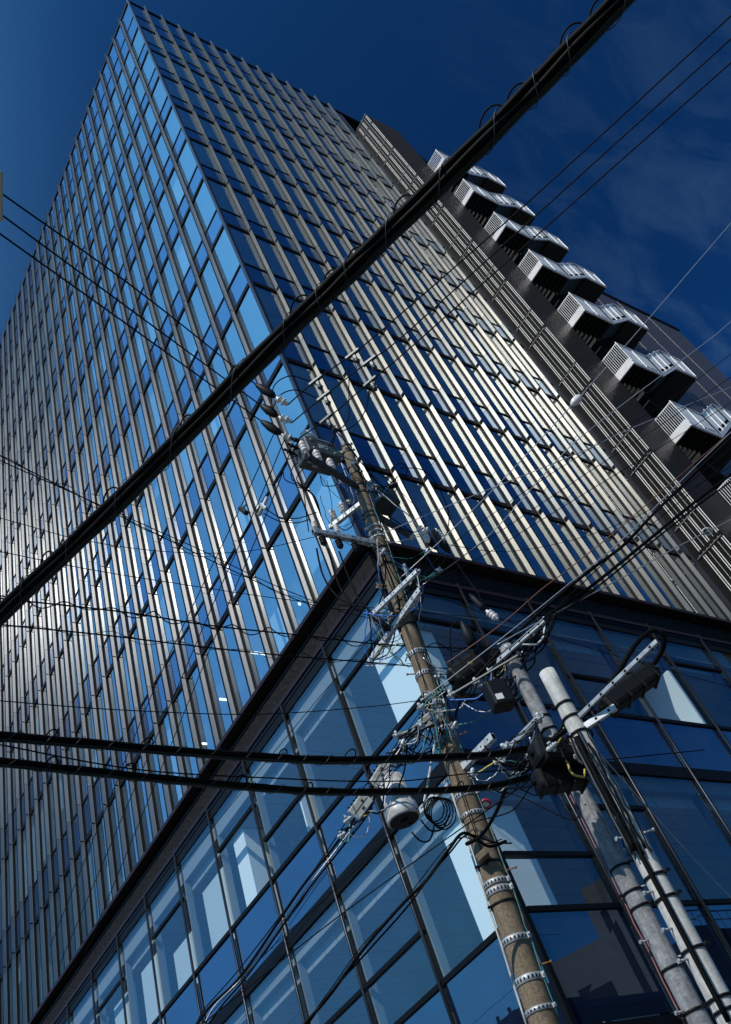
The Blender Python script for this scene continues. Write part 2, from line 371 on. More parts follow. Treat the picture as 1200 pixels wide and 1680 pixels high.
# roller blinds behind some panes of the left face
for k in range(58):
    i = random.randrange(0, 24); z0, z1 = random.choice(vis[:9]); h = random.uniform(.25, .95) * (z1 - z0)
    m = MB(); m.box(CX + .22 + .002 * (k % 9), CX + .232 + .002 * (k % 9), yl[i] + .05, yl[i + 1] - .05, z1 - h, z1 - .06); part(m, 'roller_blind', MAT['blind_cloth'])

# transoms (frame bars) of both faces
def transom(z, hh, proud):
    m = MB(); m.box(CX - proud, CX + .10, CY - .02, YB, z - hh, z + hh); part(m, 'transom', MAT['dark_frame'])
    m = MB(); m.box(CX + .102, XEND, CY - proud, CY + .10, z - hh, z + hh); part(m, 'transom', MAT['dark_frame'])
for a, b in zip(LO, UP): transom(a, .095, .045); transom(b, .045, .03)
m = MB(); m.box(CX - .06, CX + .3, CY - .06, YB, 69.2, 69.5); m.box(CX + .302, XB - 6.8, CY - .06, CY + .3, 69.2, 69.5); part(m, 'parapet', MAT['dark_frame'])
m = MB(); m.box(CX - .075, CX + .055, CY - .075, CY + .055, ZB - .1, 69.65); part(m, 'corner_post', MAT['corner_metal'])

# fins: one tall blade per bay line, jointed at every spandrel line
def joints(h):
    r = [(ZB, LO[0] - h, 0)]
    for k in range(len(LO)):
        r.append((LO[k] - h, LO[k] + h, 2)); r.append((LO[k] + h, UP[k] - .012, 1)); r.append((UP[k] - .012, UP[k] + .012, 2))
        r.append((UP[k] + .012, (LO[k + 1] - h) if k + 1 < len(LO) else ZT + .35, 0 if k + 1 < len(LO) else 1))
    return r
SEG_L, SEG_R = joints(.03), joints(.10)
def fin_L(y):
    m = MB()
    m.box(CX - .055, CX + .04, y - .05, y + .05, ZB + .02, 69.1, 2); m.box(CX - .062, CX - .056, y - .032, y - .012, ZB + .02, 69.1, 3)  # last box: pale strip standing in for a thin reflection on the mullion
    for z0, z1, t in SEG_L:
        if t == 2: m.box(CX - FP + .02, CX - .065, y - .012, y + .012, z0 + .004, z1 - .004, 2)
        else: m.box(CX - FP, CX - .065, y - .02, y + .02, z0, z1, t); m.box(CX - FP - .012, CX - FP - .001, y - .026, y + .026, z0, z1, 2)
    part(m, 'facade_fin', [MAT['fin_bronze'], MAT['fin_slate'], MAT['dark_frame'], MAT['frame_bright']])
def fin_R(x):
    m = MB()
    m.box(x - .05, x + .05, CY - .055, CY + .04, ZB + .02, 69.1, 2); m.box(x - .034, x - .010, CY - .064, CY - .056, ZB + .02, 69.1, 3)  # pale strip again paints the mullion's thin white reflection
    for z0, z1, t in SEG_R:
        if t == 2: m.box(x - .012, x + .012, CY - FP + .02, CY - .067, z0 + .004, z1 - .004, 2)
        else: m.box(x - .02, x + .02, CY - FP, CY - .067, z0, z1, t); m.box(x - .026, x + .026, CY - FP - .012, CY - FP - .001, z0, z1, 2)
    part(m, 'facade_fin', [MAT['fin_pale'], MAT['fin_blue'], MAT['dark_frame'], MAT['frame_bright']])
for y in yl[1:]: fin_L(y)
for x in xr[1:-1]: fin_R(x)

# ---- podium
YP, XP = YEND, 44.0
def band(name, z0, z1, pr, mt):
    m = MB(); m.box(CX - pr, CX + .12, CY - pr, YP, z0, z1); m.box(CX + .121, XP, CY - pr, CY + .12, z0, z1); part(m, name, MAT[mt])
band('cornice_edge', 16.97, 17.09, .27, 'plum_metal')
band('cornice_recess', 16.77, 16.968, -.06, 'black_gap')
band('cornice_drip', 16.735, 16.765, .03, 'corner_metal')
band('louver_band', 16.16, 16.73, .0, 'louver_mesh')
band('cornice_rail', 16.04, 16.155, .09, 'plum_metal')
band('cornice_step', 15.93, 16.035, .05, 'navy_metal')
band('head_frame', 15.68, 15.925, .03, 'dark_frame')
yp = [CY + .05, 14.15] + [16.53 + 2.425 * k for k in range(12)]
xp = [CX + .05, 15.0] + [17.45 + 2.5 * k for k in range(10)]
PZ = [(12.42, 15.68), (10.93, 12.42), (7.50, 10.62), (5.50, 7.50), (2.6, 5.20), (.25, 2.6)]
midL = {0: {0: 14.60}, 2: {0: 13.48, 2: 8.55}, 3: {0: 14.63, 2: 8.55}, 5: {0: 14.65}, 1: {2: 8.55}, 7: {0: 14.65}, 6: {2: 9.7}}
midR = {0: {0: 14.69, 2: 8.58}, 1: {0: 14.69, 2: 9.71}, 2: {0: 13.59}, 4: {0: 14.75}, 6: {0: 14.0}}
for r, (z0, z1) in enumerate(PZ):
    for i in range(len(yp) - 1):
        mids = [midL.get(i, {}).get(r)] if midL.get(i, {}).get(r) else []
        zs = [z0] + mids + [z1]
        for q in range(len(zs) - 1):
            m = MB(); add_pane(m, pane_L(yp[i] + .03, yp[i + 1] - .03, zs[q] + .03, zs[q + 1] - .03), (-1, 0, 0))
            part(m, 'podium_spandrel' if r in (1, 3) else 'podium_window', [MAT['podium_spandrel_glass' if r in (1, 3) else 'podium_glass'], MAT['clear']])
        for q in mids:
            m = MB(); m.box(CX - .05, CX + .09, yp[i] + .055, yp[i + 1] - .055, q - .045, q + .045); part(m, 'podium_glazing_bar', MAT['dark_frame'])
    for i in range(len(xp) - 1):
        mids = [midR.get(i, {}).get(r)] if midR.get(i, {}).get(r) else []
        zs = [z0] + mids + [z1]
        for q in range(len(zs) - 1):
            m = MB(); add_pane(m, pane_R(xp[i] + .03, xp[i + 1] - .03, zs[q] + .03, zs[q + 1] - .03), (0, -1, 0))
            part(m, 'podium_spandrel' if r in (1, 3) else 'podium_window', [MAT['podium_spandrel_glass' if r in (1, 3) else 'podium_glass'], MAT['clear']])
        for q in mids:
            m = MB(); m.box(xp[i] + .055, xp[i + 1] - .055, CY - .05, CY + .09, q - .045, q + .045); part(m, 'podium_glazing_bar', MAT['dark_frame'])
for z, hh in ((12.42, .05), (10.775, .155), (7.50, .05), (5.35, .15), (2.6, .05)):
    m = MB(); m.box(CX - .045, CX + .1, CY - .02, YP, z - hh, z + hh); part(m, 'podium_transom', MAT['dark_frame'])
    m = MB(); m.box(CX + .102, XP, CY - .045, CY + .1, z - hh, z + hh); part(m, 'podium_transom', MAT['dark_frame'])
for y in yp[1:]:
    m = MB(); m.tube([(CX - .07, y, .2), (CX - .07, y, 16.2)], .038, 10, 0); part(m, 'podium_mullion', MAT['mullion_dark'])
    m = MB(); m.box(CX + .102, CX + .30, y - .03, y + .03, 5.52, 10.28); m.box(CX + .102, CX + .30, y - .03, y + .03, 11.05, 15.13); part(m, 'mullion_rib', MAT['trim_grey'])
for x in xp[1:]:
    m = MB(); m.tube([(x, CY - .07, .2), (x, CY - .07, 16.2)], .038, 10, 0); part(m, 'podium_mullion', MAT['mullion_dark'])
    m = MB(); m.box(x - .03, x + .03, CY + .102, CY + .30, 5.52, 10.28); m.box(x - .03, x + .03, CY + .102, CY + .30, 11.05, 15.13); part(m, 'mullion_rib', MAT['navy_metal'])  # right-face ribs coloured dark, shade put into the colour
m = MB(); m.box(CX - .06, CX + .05, CY - .06, CY + .05, .1, 15.92); part(m, 'podium_corner_post', MAT['dark_frame'])
# podium floors, ceilings, inside walls
for z0, z1, c in ((10.0, 11.0, 10.0), (5.0, 5.5, 5.0), (.0, .2, 0), (14.85, 15.9, 14.85)):
    m = MB(); m.box(CX + .32, XP - .2, CY + .32, YP, z0, z1); part(m, 'podium_ceiling', MAT['ceiling_tiles'])
    m = MB(); m.box(CX + .12, CX + .317, CY + .32, YP, z0 + .3, z1 + .03); part(m, 'blind_recess', MAT['trim_grey'])
    m = MB(); m.box(CX + .12, XP - .2, CY + .12, CY + .317, z0 + .3, z1 + .03); part(m, 'blind_recess', MAT['floor_grey'])  # right-face recess given a darker colour to imitate shade
m = MB(); m.box(CX + .42, CX + 1.5, 11.95, 13.1, 11.01, 14.84); m.box(CX + .42, CX + 1.5, 11.95, 13.1, 5.51, 9.99); part(m, 'interior_column', MAT['wall_white'])
m = MB(); m.box(CX + .42, CX + 1.1, 20.5, 21.15, 11.01, 14.84); part(m, 'interior_column', MAT['wall_white'])
m = MB(); m.box(CX + .42, CX + 1.2, 21.4, 22.0, 5.51, 8.6); part(m, 'interior_column', MAT['wall_white'])
m = MB(); m.box(CX + .5, CX + .9, 17.6, 17.66, 11.01, 14.2); part(m, 'interior_door', MAT['wall_white'])
m = MB(); m.box(22.30, 22.40, CY + .115, CY + 1.7, 11.05, 14.54); part(m, 'interior_wall', MAT['wall_white'])
m = MB(); m.box(20.1, 22.29, CY + .12, CY + .9, 12.30, 12.40); part(m, 'window_sill', MAT['wall_white'])
for i, (a, bb) in enumerate(((21.0, .9), (23.4, 1.0), (25.8, .95), (28.2, .97), (30.6, .9))):
    m = MB(); m.box(CX + .36, CX + .372, a + .45, a + 2.3, 12.45, 14.8 - (.9 if i == 1 else .3)); part(m, 'roller_blind', MAT['blind_cloth'])
for i in range(9):
    m = MB(); y = 14.6 + 2.1 * i; x = CX + 2.2 + (i % 3) * .7; m.prof((x, y, 14.849), (x, y, 14.57), [(0, .05), (1, .05)], 10); part(m, 'ceiling_spotlight', MAT['steel_white'])
for y in (16.7, 19.1, 21.5, 23.9):                               # lit strip lamps of the lowest tower floor
    m = MB(); m.box(CX + 1.3, CX + 1.9, y, y + .05, LO[0] - .42, LO[0] - .36); part(m, 'strip_lamp', MAT['lamp_white'])

# ---- the dark stair volume on the right
XS, YS = 29.0, 10.05
m = MB(); m.box(XS, 31.88, YS, CY + 6, .2, 65.3)
for i in range(26): m.box(XS + .06 + i * .108, XS + .11 + i * .108, YS - .022, YS - .001, 17.4, 65.25)
part(m, 'stair_shaft', MAT['ribbed_wall'])
m = MB(); m.box(XS - .9, XS - .01, CY + .02, CY + .3, 17.4, 69.0); part(m, 'blank_panel', MAT['wing_wall'])
m = MB(); m.box(31.885, 38.4, CY + 1.0, CY + 6, .2, 60.0); part(m, 'stair_back_wall', MAT['dark_wall'])
m = MB(); m.box(31.885, 33.4, YS + .3, CY + .995, 61.6, 62.7); part(m, 'stair_roof', MAT['dark_wall'])
# vertical bright louvre bars on the side of the shaft
zj = [17.3] + LO + [65.2]
for yy, th in ((10.055, .034), (10.145, .034), (10.36, .010), (10.56, .034), (10.65, .034), (10.86, .010), (11.04, .034), (11.13, .034)):
    m = MB()
    for k in range(len(zj) - 1):
        z0, z1 = zj[k], zj[k + 1]
        zm = z0 + 1.6 if k else z0 + 1.2
        m.box(XS - .04, XS - .02, yy, yy + th * .8, z0 + .14, zm - .05); m.box(XS - .04, XS - .02, yy, yy + th * .8, zm + .05, z1 - .14)
    part(m, 'louvre_bar', MAT['bar_white'])
for k in range(1, len(zj) - 1):                                             # a bracket rail with its bolts at each joint
    for dz_ in (-.05, 1.55):
        m = MB()
        m.box(XS - .06, XS - .045, YS + .06, CY - .06, zj[k] + dz_ - .02, zj[k] + dz_)
        for i in range(6): m.box(XS - .062, XS - .046, YS + .17 + i * .2, YS + .20 + i * .2, zj[k] + dz_ + .0, zj[k] + dz_ + .05)
        part(m, 'bracket_rail', MAT['frame_bright'])
# rear wing with jointed dark cladding
m = MB(); m.box(39.2, 58.3, 12.0, 40, .2, 56.2); part(m, 'rear_wing_wall', MAT['wing_wall'])
m = MB(); m.box(39.1, 58.4, 11.9, 12.3, 56.2, 56.5); part(m, 'rear_wing_coping', MAT['dark_frame'])
m = MB()
for x in (43.4, 47.0, 50.6, 54.2): m.box(x - .03, x + .03, 11.985, 11.999, .3, 56.1)
part(m, 'cladding_joint', MAT['frame_bright'])
# outside escape stair: one flight per storey
def stair(z):
    x0, x1, x2, x3, ya, yb = 31.9, 34.1, 36.8, 38.55, 9.0, 10.04
    rise = 2.1; zt = z + rise
    m = MB()
    m.box(x0 + .06, x1, ya + .05, YS - .002, z + .28, z + .42)                                 # lower landing
    for i in range(6): m.box(x0 + .3 + i * .33, x0 + .36 + i * .33, ya + .06, YS + 1.3, z + .06, z + .278)   # joists
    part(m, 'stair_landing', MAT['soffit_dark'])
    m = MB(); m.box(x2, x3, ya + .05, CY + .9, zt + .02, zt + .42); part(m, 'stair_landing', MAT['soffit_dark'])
    m = MB()
    for y0, y1, s0, s1, za, zb in ((ya + .05, yb + .1, x1, x2, z + .15, zt + .15), (yb + .25, CY + .9, x2, x1, zt + .2, z + 4.6)):
        m.add([(s0, y0, za), (s0, y1, za), (s1, y1, zb), (s1, y0, zb), (s0, y0, za + .3), (s0, y1, za + .3), (s1, y1, zb + .3), (s1, y0, zb + .3)],
              [(0, 3, 2, 1), (4, 5, 6, 7), (0, 1, 5, 4), (1, 2, 6, 5), (2, 3, 7, 6), (3, 0, 4, 7)])
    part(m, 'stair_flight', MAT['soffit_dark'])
    m = MB(); m.box(x0 - .02, x0 + .055, ya, YS - .004, z, z + .46); fa = part(m, 'stair_fascia', MAT['galv_white'])
    m = MB()                                                                                   # outer stringer
    def strip(zlo, zhi, y0, y1, mi=0, mb=m):
        P = [(x0, z), (x1, z), (x2, zt), (x3, zt)]
        for a, b in zip(P[:-1], P[1:]):
            mb.add([(a[0], y0, a[1] + zlo), (b[0], y0, b[1] + zlo), (b[0], y1, b[1] + zlo), (a[0], y1, a[1] + zlo),
                    (a[0], y0, a[1] + zhi), (b[0], y0, b[1] + zhi), (b[0], y1, b[1] + zhi), (a[0], y1, a[1] + zhi)],
                   [(0, 3, 2, 1), (4, 5, 6, 7), (0, 1, 5, 4), (1, 2, 6, 5), (2, 3, 7, 6), (3, 0, 4, 7)], mi)
    strip(.0, .26, ya - .03, ya + .045); part(m, 'stair_stringer', MAT['galv_white'])
    m = MB(); strip(.262, 1.72, ya - .012, ya + .002, 0, m)
    for a, b in (((x0, z), (x1, z)), ((x1, z), (x2, zt)), ((x2, zt), (x3, zt))):
        n = max(2, int((b[0] - a[0]) / .8))
        for i in range(n + 1):
            t = i / n; x = a[0] + (b[0] - a[0]) * t; zz = a[1] + (b[1] - a[1]) * t
            m.box(x - .025, x + .025, ya - .05, ya - .0125, zz + .2, zz + 1.84)
    for x in (x1 + .35, x1 + 1.2, x1 + 2.05): m.add([(x, ya - .0135, z + .30 + (x - x1) * .778), (x + .62, ya - .0135, z + .30 + (x + .62 - x1) * .778), (x + .62, ya - .0135, z + .50 + (x + .62 - x1) * .778), (x, ya - .0135, z + .50 + (x - x1) * .778)], [(0, 1, 2, 3)], 1)
    for x, zz in ((x0 + .9, z), (x0 + 1.5, z), (x2 + .4, zt)): m.add([(x, ya - .0135, zz + .30), (x + .5, ya - .0135, zz + .30), (x + .5, ya - .0135, zz + .42), (x, ya - .0135, zz + .42)], [(0, 1, 2, 3)], 1)
    part(m, 'stair_railing', [MAT['galv_panel'], MAT['black_gap']])
    m = MB(); strip(1.725, 1.80, ya - .055, ya + .05, 0, m); part(m, 'handrail', MAT['galv_white'])
    m = MB()                                                                                   # barred end of the landing
    for i in range(10): yy = ya + .06 + i * .105; m.box(x0 - .005, x0 + .02, yy, yy + .026, z + .50, z + 1.72)
    m.box(x0 - .008, x0 + .023, ya + .05, YS - .01, z + .47, z + .50); m.box(x0 - .008, x0 + .023, ya + .05, YS - .01, z + 1.7225, z + 1.78)
    part(m, 'end_grille', MAT['galv_white'])
for k in range(-1, 7): stair(27.45 + 4.98 * k)

# ------------------------------------------------------------------ poles
def pole(name, label, A, T, rb, rt, mname, group):
    d = (T - A) / (T.z - A.z); base = A - d * A.z
    e = empty(name, base); tag(e, label, 'utility pole', group)
    n = 40; pts = [base.lerp(T, i / n) for i in range(n + 1)]
    m = MB(); m.tube(pts, [rb + (rt - rb) * i / n for i in range(n + 1)], 28); s = m.build('shaft', MAT[mname], e)
    def on(z): return base + d * z
    def rad(z): return rb + (rt - rb) * z / T.z
    return e, on, rad, d.normalized()
p1, on1, rad1, ax1 = pole('utility_pole', 'tall brownish concrete utility pole carrying switch boxes and crossarms, foremost before the building corner', Vector((7.92, 7.64, 4.66)), Vector((8.345, 7.145, 14.05)), .188, .092, 'concrete_brown', 'utility poles at the street corner')
p2, on2, rad2, ax2 = pole('utility_pole', 'mottled grey concrete pole with cable shadows, between the brown pole and the whitish pole', at(1118, 1620, 7.5), at(829, 1062, 10.05), .108, .076, 'concrete_grey', 'utility poles at the street corner')
p3, on3, rad3, ax3 = pole('utility_pole', 'short whitish pole with bare flat top and a black conduit down its front', at(1180, 1640, 6.2), at(897, 1103, 8.2), .100, .074, 'pole_white', 'utility poles at the street corner')
def yz(on, py):                      # height on a pole where it crosses picture row py
    lo, hi = 0., 16.
    for _ in range(40):
        m_ = (lo + hi) / 2; q = M3.transposed() @ (on(m_) - CAM)
        if q.z <= 0 or q.y / q.z * FPX + PCY > py: lo = m_
        else: hi = m_
    return lo
def dz(p): return (M3.transposed() @ (p - CAM)).z
def pband(e, on, rad, ax, py, h=.035, mname='steel', holes=True, name='pole_band'):
    z = yz(on, py); c = on(z); r = rad(z) + .008
    m = MB(); m.prof(c - ax * h, c + ax * h, [(0, r), (.02, r + .003), (.98, r + .003), (1, r)], 28, 0)
    u = ax.orthogonal().normalized(); v = ax.cross(u)
    if holes:
        for k in range(22):
            an = 2 * math.pi * k / 22; n = u * math.cos(an) + v * math.sin(an); t = ax.cross(n)
            m.obox(c + n * (r + .004), t * .009, ax * (h * .42), n * .0015, 1)
    an = random.uniform(0, 6); view = (CAM - c).normalized(); view = (view - ax * view.dot(ax)).normalized()
    side = ax.cross(view) * random.choice((-1, 1)); n = (view * .5 + side).normalized(); t = ax.cross(n)
    m.obox(c + n * (r + .02), t * .012, ax * h * .8, n * .022, 0); m.obox(c + n * (r + .03) , t * .03, ax * .008, n * .008, 0)
    m.build(name, [MAT[mname], MAT['black_gap']], e)
for py in (1075, 1110, 1147, 1160, 1202, 1216, 1308, 1340, 1452, 1465, 1545, 1610, 1660): pband(p1, on1, rad1, ax1, py, random.choice((.028, .035, .04)))
for py in (903, 930, 975, 1010, 1030, 1485, 1420): pband(p1, on1, rad1, ax1, py, .014, 'rubber', False, 'pole_strap')
for py in (1180, 1200, 1425, 1465, 1490, 1590, 1660): pband(p2, on2, rad2, ax2, py, .010, 'rubber', False, 'pole_strap')
for py in (1158, 1180, 1205, 1440, 1476, 1640, 1660, 1560): pband(p3, on3, rad3, ax3, py, .010, 'rubber', False, 'pole_strap')
def bolt(e, on, rad, py, side, mname='rust', ln=.13):
    z = yz(on, py); c = on(z); n = (M3.col[0] * side * .9 - M3.col[2] * .45); n.z *= .2; n.normalize()
    m = MB(); m.tube([c + n * (rad(z) - .02), c + n * (rad(z) + ln)], .009, 8); m.prof(c + n * (rad(z) + ln), c + n * (rad(z) + ln + .02), [(0, .017), (1, .017)], 8); m.build('step_bolt', MAT[mname], e)
for py, s in ((960, -1), (1213, 1), (1435, 1), (1590, 1), (1105, -1)): bolt(p1, on1, rad1, py, s)
for py, s in ((1270, -1), (1400, 1), (1460, 1), (1540, -1), (1575, 1), (1655, -1)): bolt(p2, on2, rad2, py, s, 'steel', .07)
for py, s in ((1372, -1), (1372, 1), (1460, -1), (1520, -1), (1570, -1)): bolt(p3, on3, rad3, py, s, 'steel', .07)
# red-and-white warning cords and conduits running down the poles
def down(e, on, rad, pys, ang, r, mname, name, wob=.01):
    pts = []
    for i in range(len(pys) * 6 - 5):
        k = i / 6; a = int(k); f_ = k - a; py = pys[a] + ((pys[min(a + 1, len(pys) - 1)] - pys[a]) * f_)
        z = yz(on, py); c = on(z); v = (CAM - c); v.z = 0; v.normalize(); s_ = v.cross(Vector((0, 0, 1)))
        pts.append(c + (v * math.cos(ang) + s_ * math.sin(ang)) * (rad(z) + r + .006 + random.uniform(0, wob)))
    m = MB(); m.tube(pts, r, 6); m.build(name, MAT[mname], e)
down(p1, on1, rad1, [780, 1000, 1300, 1640], -1.35, .007, 'wire_red', 'pole_cord')
down(p1, on1, rad1, [840, 1100, 1350, 1500, 1680], -1.15, .006, 'wire_teal', 'pole_cord', .03)
down(p1, on1, rad1, [1290, 1450, 1680], 1.4, .014, 'pole_white', 'conduit')
down(p1, on1, rad1, [860, 1000, 1200], -1.0, .010, 'cable_black', 'pole_cord', .05)
down(p1, on1, rad1, [900, 1050, 1250, 1420], .2, .007, 'cable_black', 'pole_cord', .05)
down(p2, on2, rad2, [1260, 1400, 1560, 1680], 1.45, .008, 'wire_red', 'pole_cord')
down(p2, on2, rad2, [1260, 1400, 1560, 1680], 1.62, .007, 'wire_grey', 'pole_cord')
down(p3, on3, rad3, [1215, 1330, 1400], .3, .022, 'cable_black', 'conduit', .03)
down(p3, on3, rad3, [1390, 1500, 1680], .12, .020, 'cable_black', 'conduit', .004)
down(p3, on3, rad3, [1215, 1300, 1400], .8, .012, 'steel_dark', 'conduit')
down(p3, on3, rad3, [1230, 1320, 1405], -.3, .011, 'cable_black', 'conduit', .04)
for a_ in (-.7, -.1, .1, .55, 1.0): down(p3, on3, rad3, [1205, 1290, 1370, 1410], a_, .006, 'cable_black', 'pole_cord', .03)

# ------------------------------------------------------------------ crossarms and brackets (parts of the pole they are bolted to)
def beam(e, a, b, hw, hh, mname='steel', name='crossarm', holes=True):
    a, b = Vector(a), Vector(b); d = (b - a); ln = d.length / 2; d.normalize(); s = d.cross(Vector((0, 0, 1))).normalized(); u = s.cross(d)
    c = (a + b) / 2; m = MB(); m.obox(c, d * ln, s * hw, u * hh, 0, .006)
    m.obox(a + d * .001, d * .003, s * (hw - .012), u * (hh - .012), 1); m.obox(b - d * .001, d * .003, s * (hw - .012), u * (hh - .012), 1)
    if holes:
        n = max(3, int(ln * 2 / .14))
        for i in range(n):
            q = a + d * (2 * ln * (i + .5) / n)
            for sg in (1, -1): m.obox(q + s * hw * sg, d * .011, u * .011, s * .0015, 1); m.obox(q + u * hh * sg, d * .011, s * .011, u * .0015, 1)
    return m.build(name, [MAT[mname], MAT['black_gap']], e)
def arm(e, on, pa, pb, hw, hh, mname='steel', **k):
    z = yz(on, pa[1]); a = on(z); r = ray(*pb); b = CAM + r * ((z - 1.6) / r.z); return beam(e, a, b, hw, hh, mname, **k), a, b
o_, A1, A1b = arm(p1, on1, (608, 893), (513, 872), .04, .05, 'steel')
o_, A2, A2b = arm(p1, on1, (578, 803), (503, 748), .045, .05, 'steel_dark')
o_, A3, A3b = arm(p1, on1, (606, 838), (676, 881), .045, .05, 'steel_dark')
o_, A4, A4b = arm(p1, on1, (577, 822), (541, 866), .035, .045, 'steel')
z = yz(on1, 1020); beam(p1, atz(606, 1086, z), atz(690, 967, z), .035, .045, 'steel_white')
z = yz(on1, 1000); beam(p1, atz(612, 1008, z), atz(684, 938, z), .03, .035, 'steel_white')
z = yz(on1, 1268); beam(p1, atz(690, 1331, z), atz(809, 1208, z), .04, .05, 'steel_white')
z = yz(on1, 1180); beam(p1, atz(650, 1206, z), atz(722, 1212, z), .018, .018, 'steel', name='bracket')
beam(p1, at(713, 1222, 12.1), at(694, 1325, 11.5), .014, .014, 'steel', name='brace', holes=False)
beam(p1, at(662, 926, 14.0), at(674, 960, 13.9), .02, .05, 'steel_white', name='bracket')
z = yz(on2, 1190); beam(p2, atz(884, 1178, z), atz(812, 1252, z), .025, .03, 'steel')
z = yz(on2, 1085); beam(p2, atz(893, 1018, z), atz(800, 1100, z), .02, .025, 'steel')
z = yz(on2, 1100); beam(p2, atz(740, 1140, z), atz(850, 1075, z), .012, .012, 'steel_dark', holes=False)
z = yz(on3, 1185); beam(p3, on3(z), atz(1078, 1052, z), .016, .02, 'steel')
z = yz(on3, 1200); beam(p3, on3(z), atz(1010, 1160, z), .02, .03, 'steel_white', name='bracket')
# pole cap rings near the top of the brown pole
for py in (735, 745, 770, 780, 800, 812, 845, 852, 868, 876, 885): pband(p1, on1, rad1, ax1, py, .02, 'steel_dark' if py < 860 else 'steel', False)

# insulators: part of the crossarm's pole
def insulator(e, base, dirn, ln=.24, r=.055, mname='porcelain', name='insulator', ribs=3):
    base, dirn = Vector(base), Vector(dirn).normalized(); pr = [(0, r * .35), (.15, r * .35)]
    for i in range(ribs):
        t = .2 + .7 * i / ribs; pr += [(t, r * .55), (t + .05, r), (t + .13, r * .95), (t + .18, r * .5)]
    pr += [(.97, r * .5), (1, r * .3)]
    m = MB(); m.prof(base, base + dirn * ln, pr, 14); return m.build(name, MAT[mname], e)
for t in (.55, .82): insulator(p1, A4.lerp(A4b, t) + Vector((0, 0, .045)), (0, 0, 1), .30, .06)
for t in (.62, .95): insulator(p1, A1.lerp(A1b, t) + Vector((0, 0, .05)), (.1, 0, 1), .22, .05)
for t in (.42, .66, .9): insulator(p1, A1.lerp(A1b, t) - Vector((0, 0, .05)), (0, 0, -1), .24, .055, 'rubber', 'cable_head')
for t in (.5, .75, 1.0): insulator(p1, A2.lerp(A2b, t) + Vector((0, 0, .05)), (0, 0, 1), .34, .065)
for (px, py, d) in ((689, 868, 16.2), (714, 868, 16.4)): insulator(p1, at(px, py, d), (.15, 0, -1), .34, .06, 'porcelain', 'fuse_cutout', 4)
# dead-end strings where the three high wires from the left arrive
for (sx, sy), (ix, iy), (ex, ey) in (((418, 630), (451, 651), (472, 664)), ((426, 664), (455, 683), (478, 692)), ((427, 690), (460, 712), (484, 722))):
    m = MB(); a, b = at(sx, sy, 16.6), at(ix, iy, 16.4); m.prof(a, b, [(0, .012), (.15, .05), (.5, .085), (.85, .07), (1, .03)], 12); m.build('wire_sleeve', MAT['rubber'], p1)
    insulator(p1, at(ix + 1, iy + 1, 16.4), at(ex, ey, 16.35) - at(ix + 1, iy + 1, 16.4), .27, .075, ribs=2)

# ------------------------------------------------------------------ equipment hung on the poles: things of their own
def gear(name, label, cat, base, group=None): return tag(empty(name, base), label, cat, group)
X_, Y_, Z_ = Vector((1, 0, 0)), Vector((0, 1, 0)), Vector((0, 0, 1))
# upper switch
c = at(520, 748, 16.3); e = gear('pole_switch', 'large grey line switch box at the top of the brown pole, under white bushings', 'switch box', c - Z_ * .28)
m = MB(); m.obox(c, X_ * .34, Y_ * .22, Z_ * .22, 0, .03); m.build('casing', MAT['box_grey'], e)
m = MB()
for sx in (-1, 1):
    for sz in (-.12, .12): m.obox(c + Vector((sx * .22, -.225, sz)), X_ * .018, Y_ * .012, Z_ * .018, 0, .004)
m.obox(c + Vector((0, -.223, -.02)), X_ * .09, Y_ * .004, Z_ * .06); m.obox(c + Vector((0, 0, -.235)), X_ * .26, Y_ * .035, Z_ * .014); m.obox(c + Vector((-.08, .05, -.24)), X_ * .05, Y_ * .05, Z_ * .02, 0, .008); m.build('fittings', MAT['steel'], e)
m = MB(); m.obox(c + Z_ * .255, X_ * .29, Y_ * .18, Z_ * .03, 0, .02); m.build('lid', MAT['box_white'], e)
m = MB(); m.prof(c + Vector((-.12, -.05, .28)), c + Vector((-.12, -.05, .60)), [(0, .15), (.3, .15), (.35, .12), (.75, .11), (.9, .07), (1, .02)], 20); m.build('dome', MAT['box_white'], e)
for i in range(3):
    for sg in (-1, 1):
        b0 = c + Vector((sg * .34, -.13 + .13 * i, .05)); insulator(e, b0, Vector((sg, 0, .35)), .26, .05, 'box_white' if sg > 0 else 'rubber', 'bushing', 2)
# lower switch
c = at(628, 822, 15.9); e = gear('pole_switch', 'smaller black switch box with ribbed black bushings on the right crossarm of the brown pole', 'switch box', c - Z_ * .2)
m = MB(); m.obox(c, X_ * .22, Y_ * .18, Z_ * .18, 0, .03); m.build('casing', MAT['steel_dark'], e)
for i in range(3): insulator(e, c + Vector((.05, -.14 + .14 * i, .18)), Vector((.75, 0, .55)), .42, .05, 'rubber', 'bushing', 5)
m = MB(); m.obox(c + Vector((-.2, -.05, .26)), X_ * .02, Y_ * .06, Z_ * .12); m.obox(c + Vector((-.12, -.05, .34)), X_ * .09, Y_ * .02, Z_ * .02); m.build('bracket', MAT['steel_white'], e)
# arresters on the right arm
for i, (px, py) in enumerate(((722, 882), (700, 876))):
    a, b = at(px - 14, py - 12, 16.3), at(px + 16, py + 26, 16.1)
    e = gear('fuse_switch', ('black tapered fuse switch with pale rings, outer end of the right crossarm', 'black tapered fuse switch hanging under the right crossarm, nearer the brown pole')[i], 'fuse switch', b)
    m = MB(); m.prof(a, a.lerp(b, .55), [(0, .03), (.1, .07), (.25, .05), (.35, .075), (.5, .05), (.6, .075), (.75, .05), (1, .06)], 14); m.build('insulator_body', MAT['porcelain'] if i else MAT['box_grey'], e)
    m = MB(); m.prof(a.lerp(b, .55), b, [(0, .07), (.3, .075), (.7, .05), (1, .015)], 14); m.build('boot', MAT['rubber'], e)
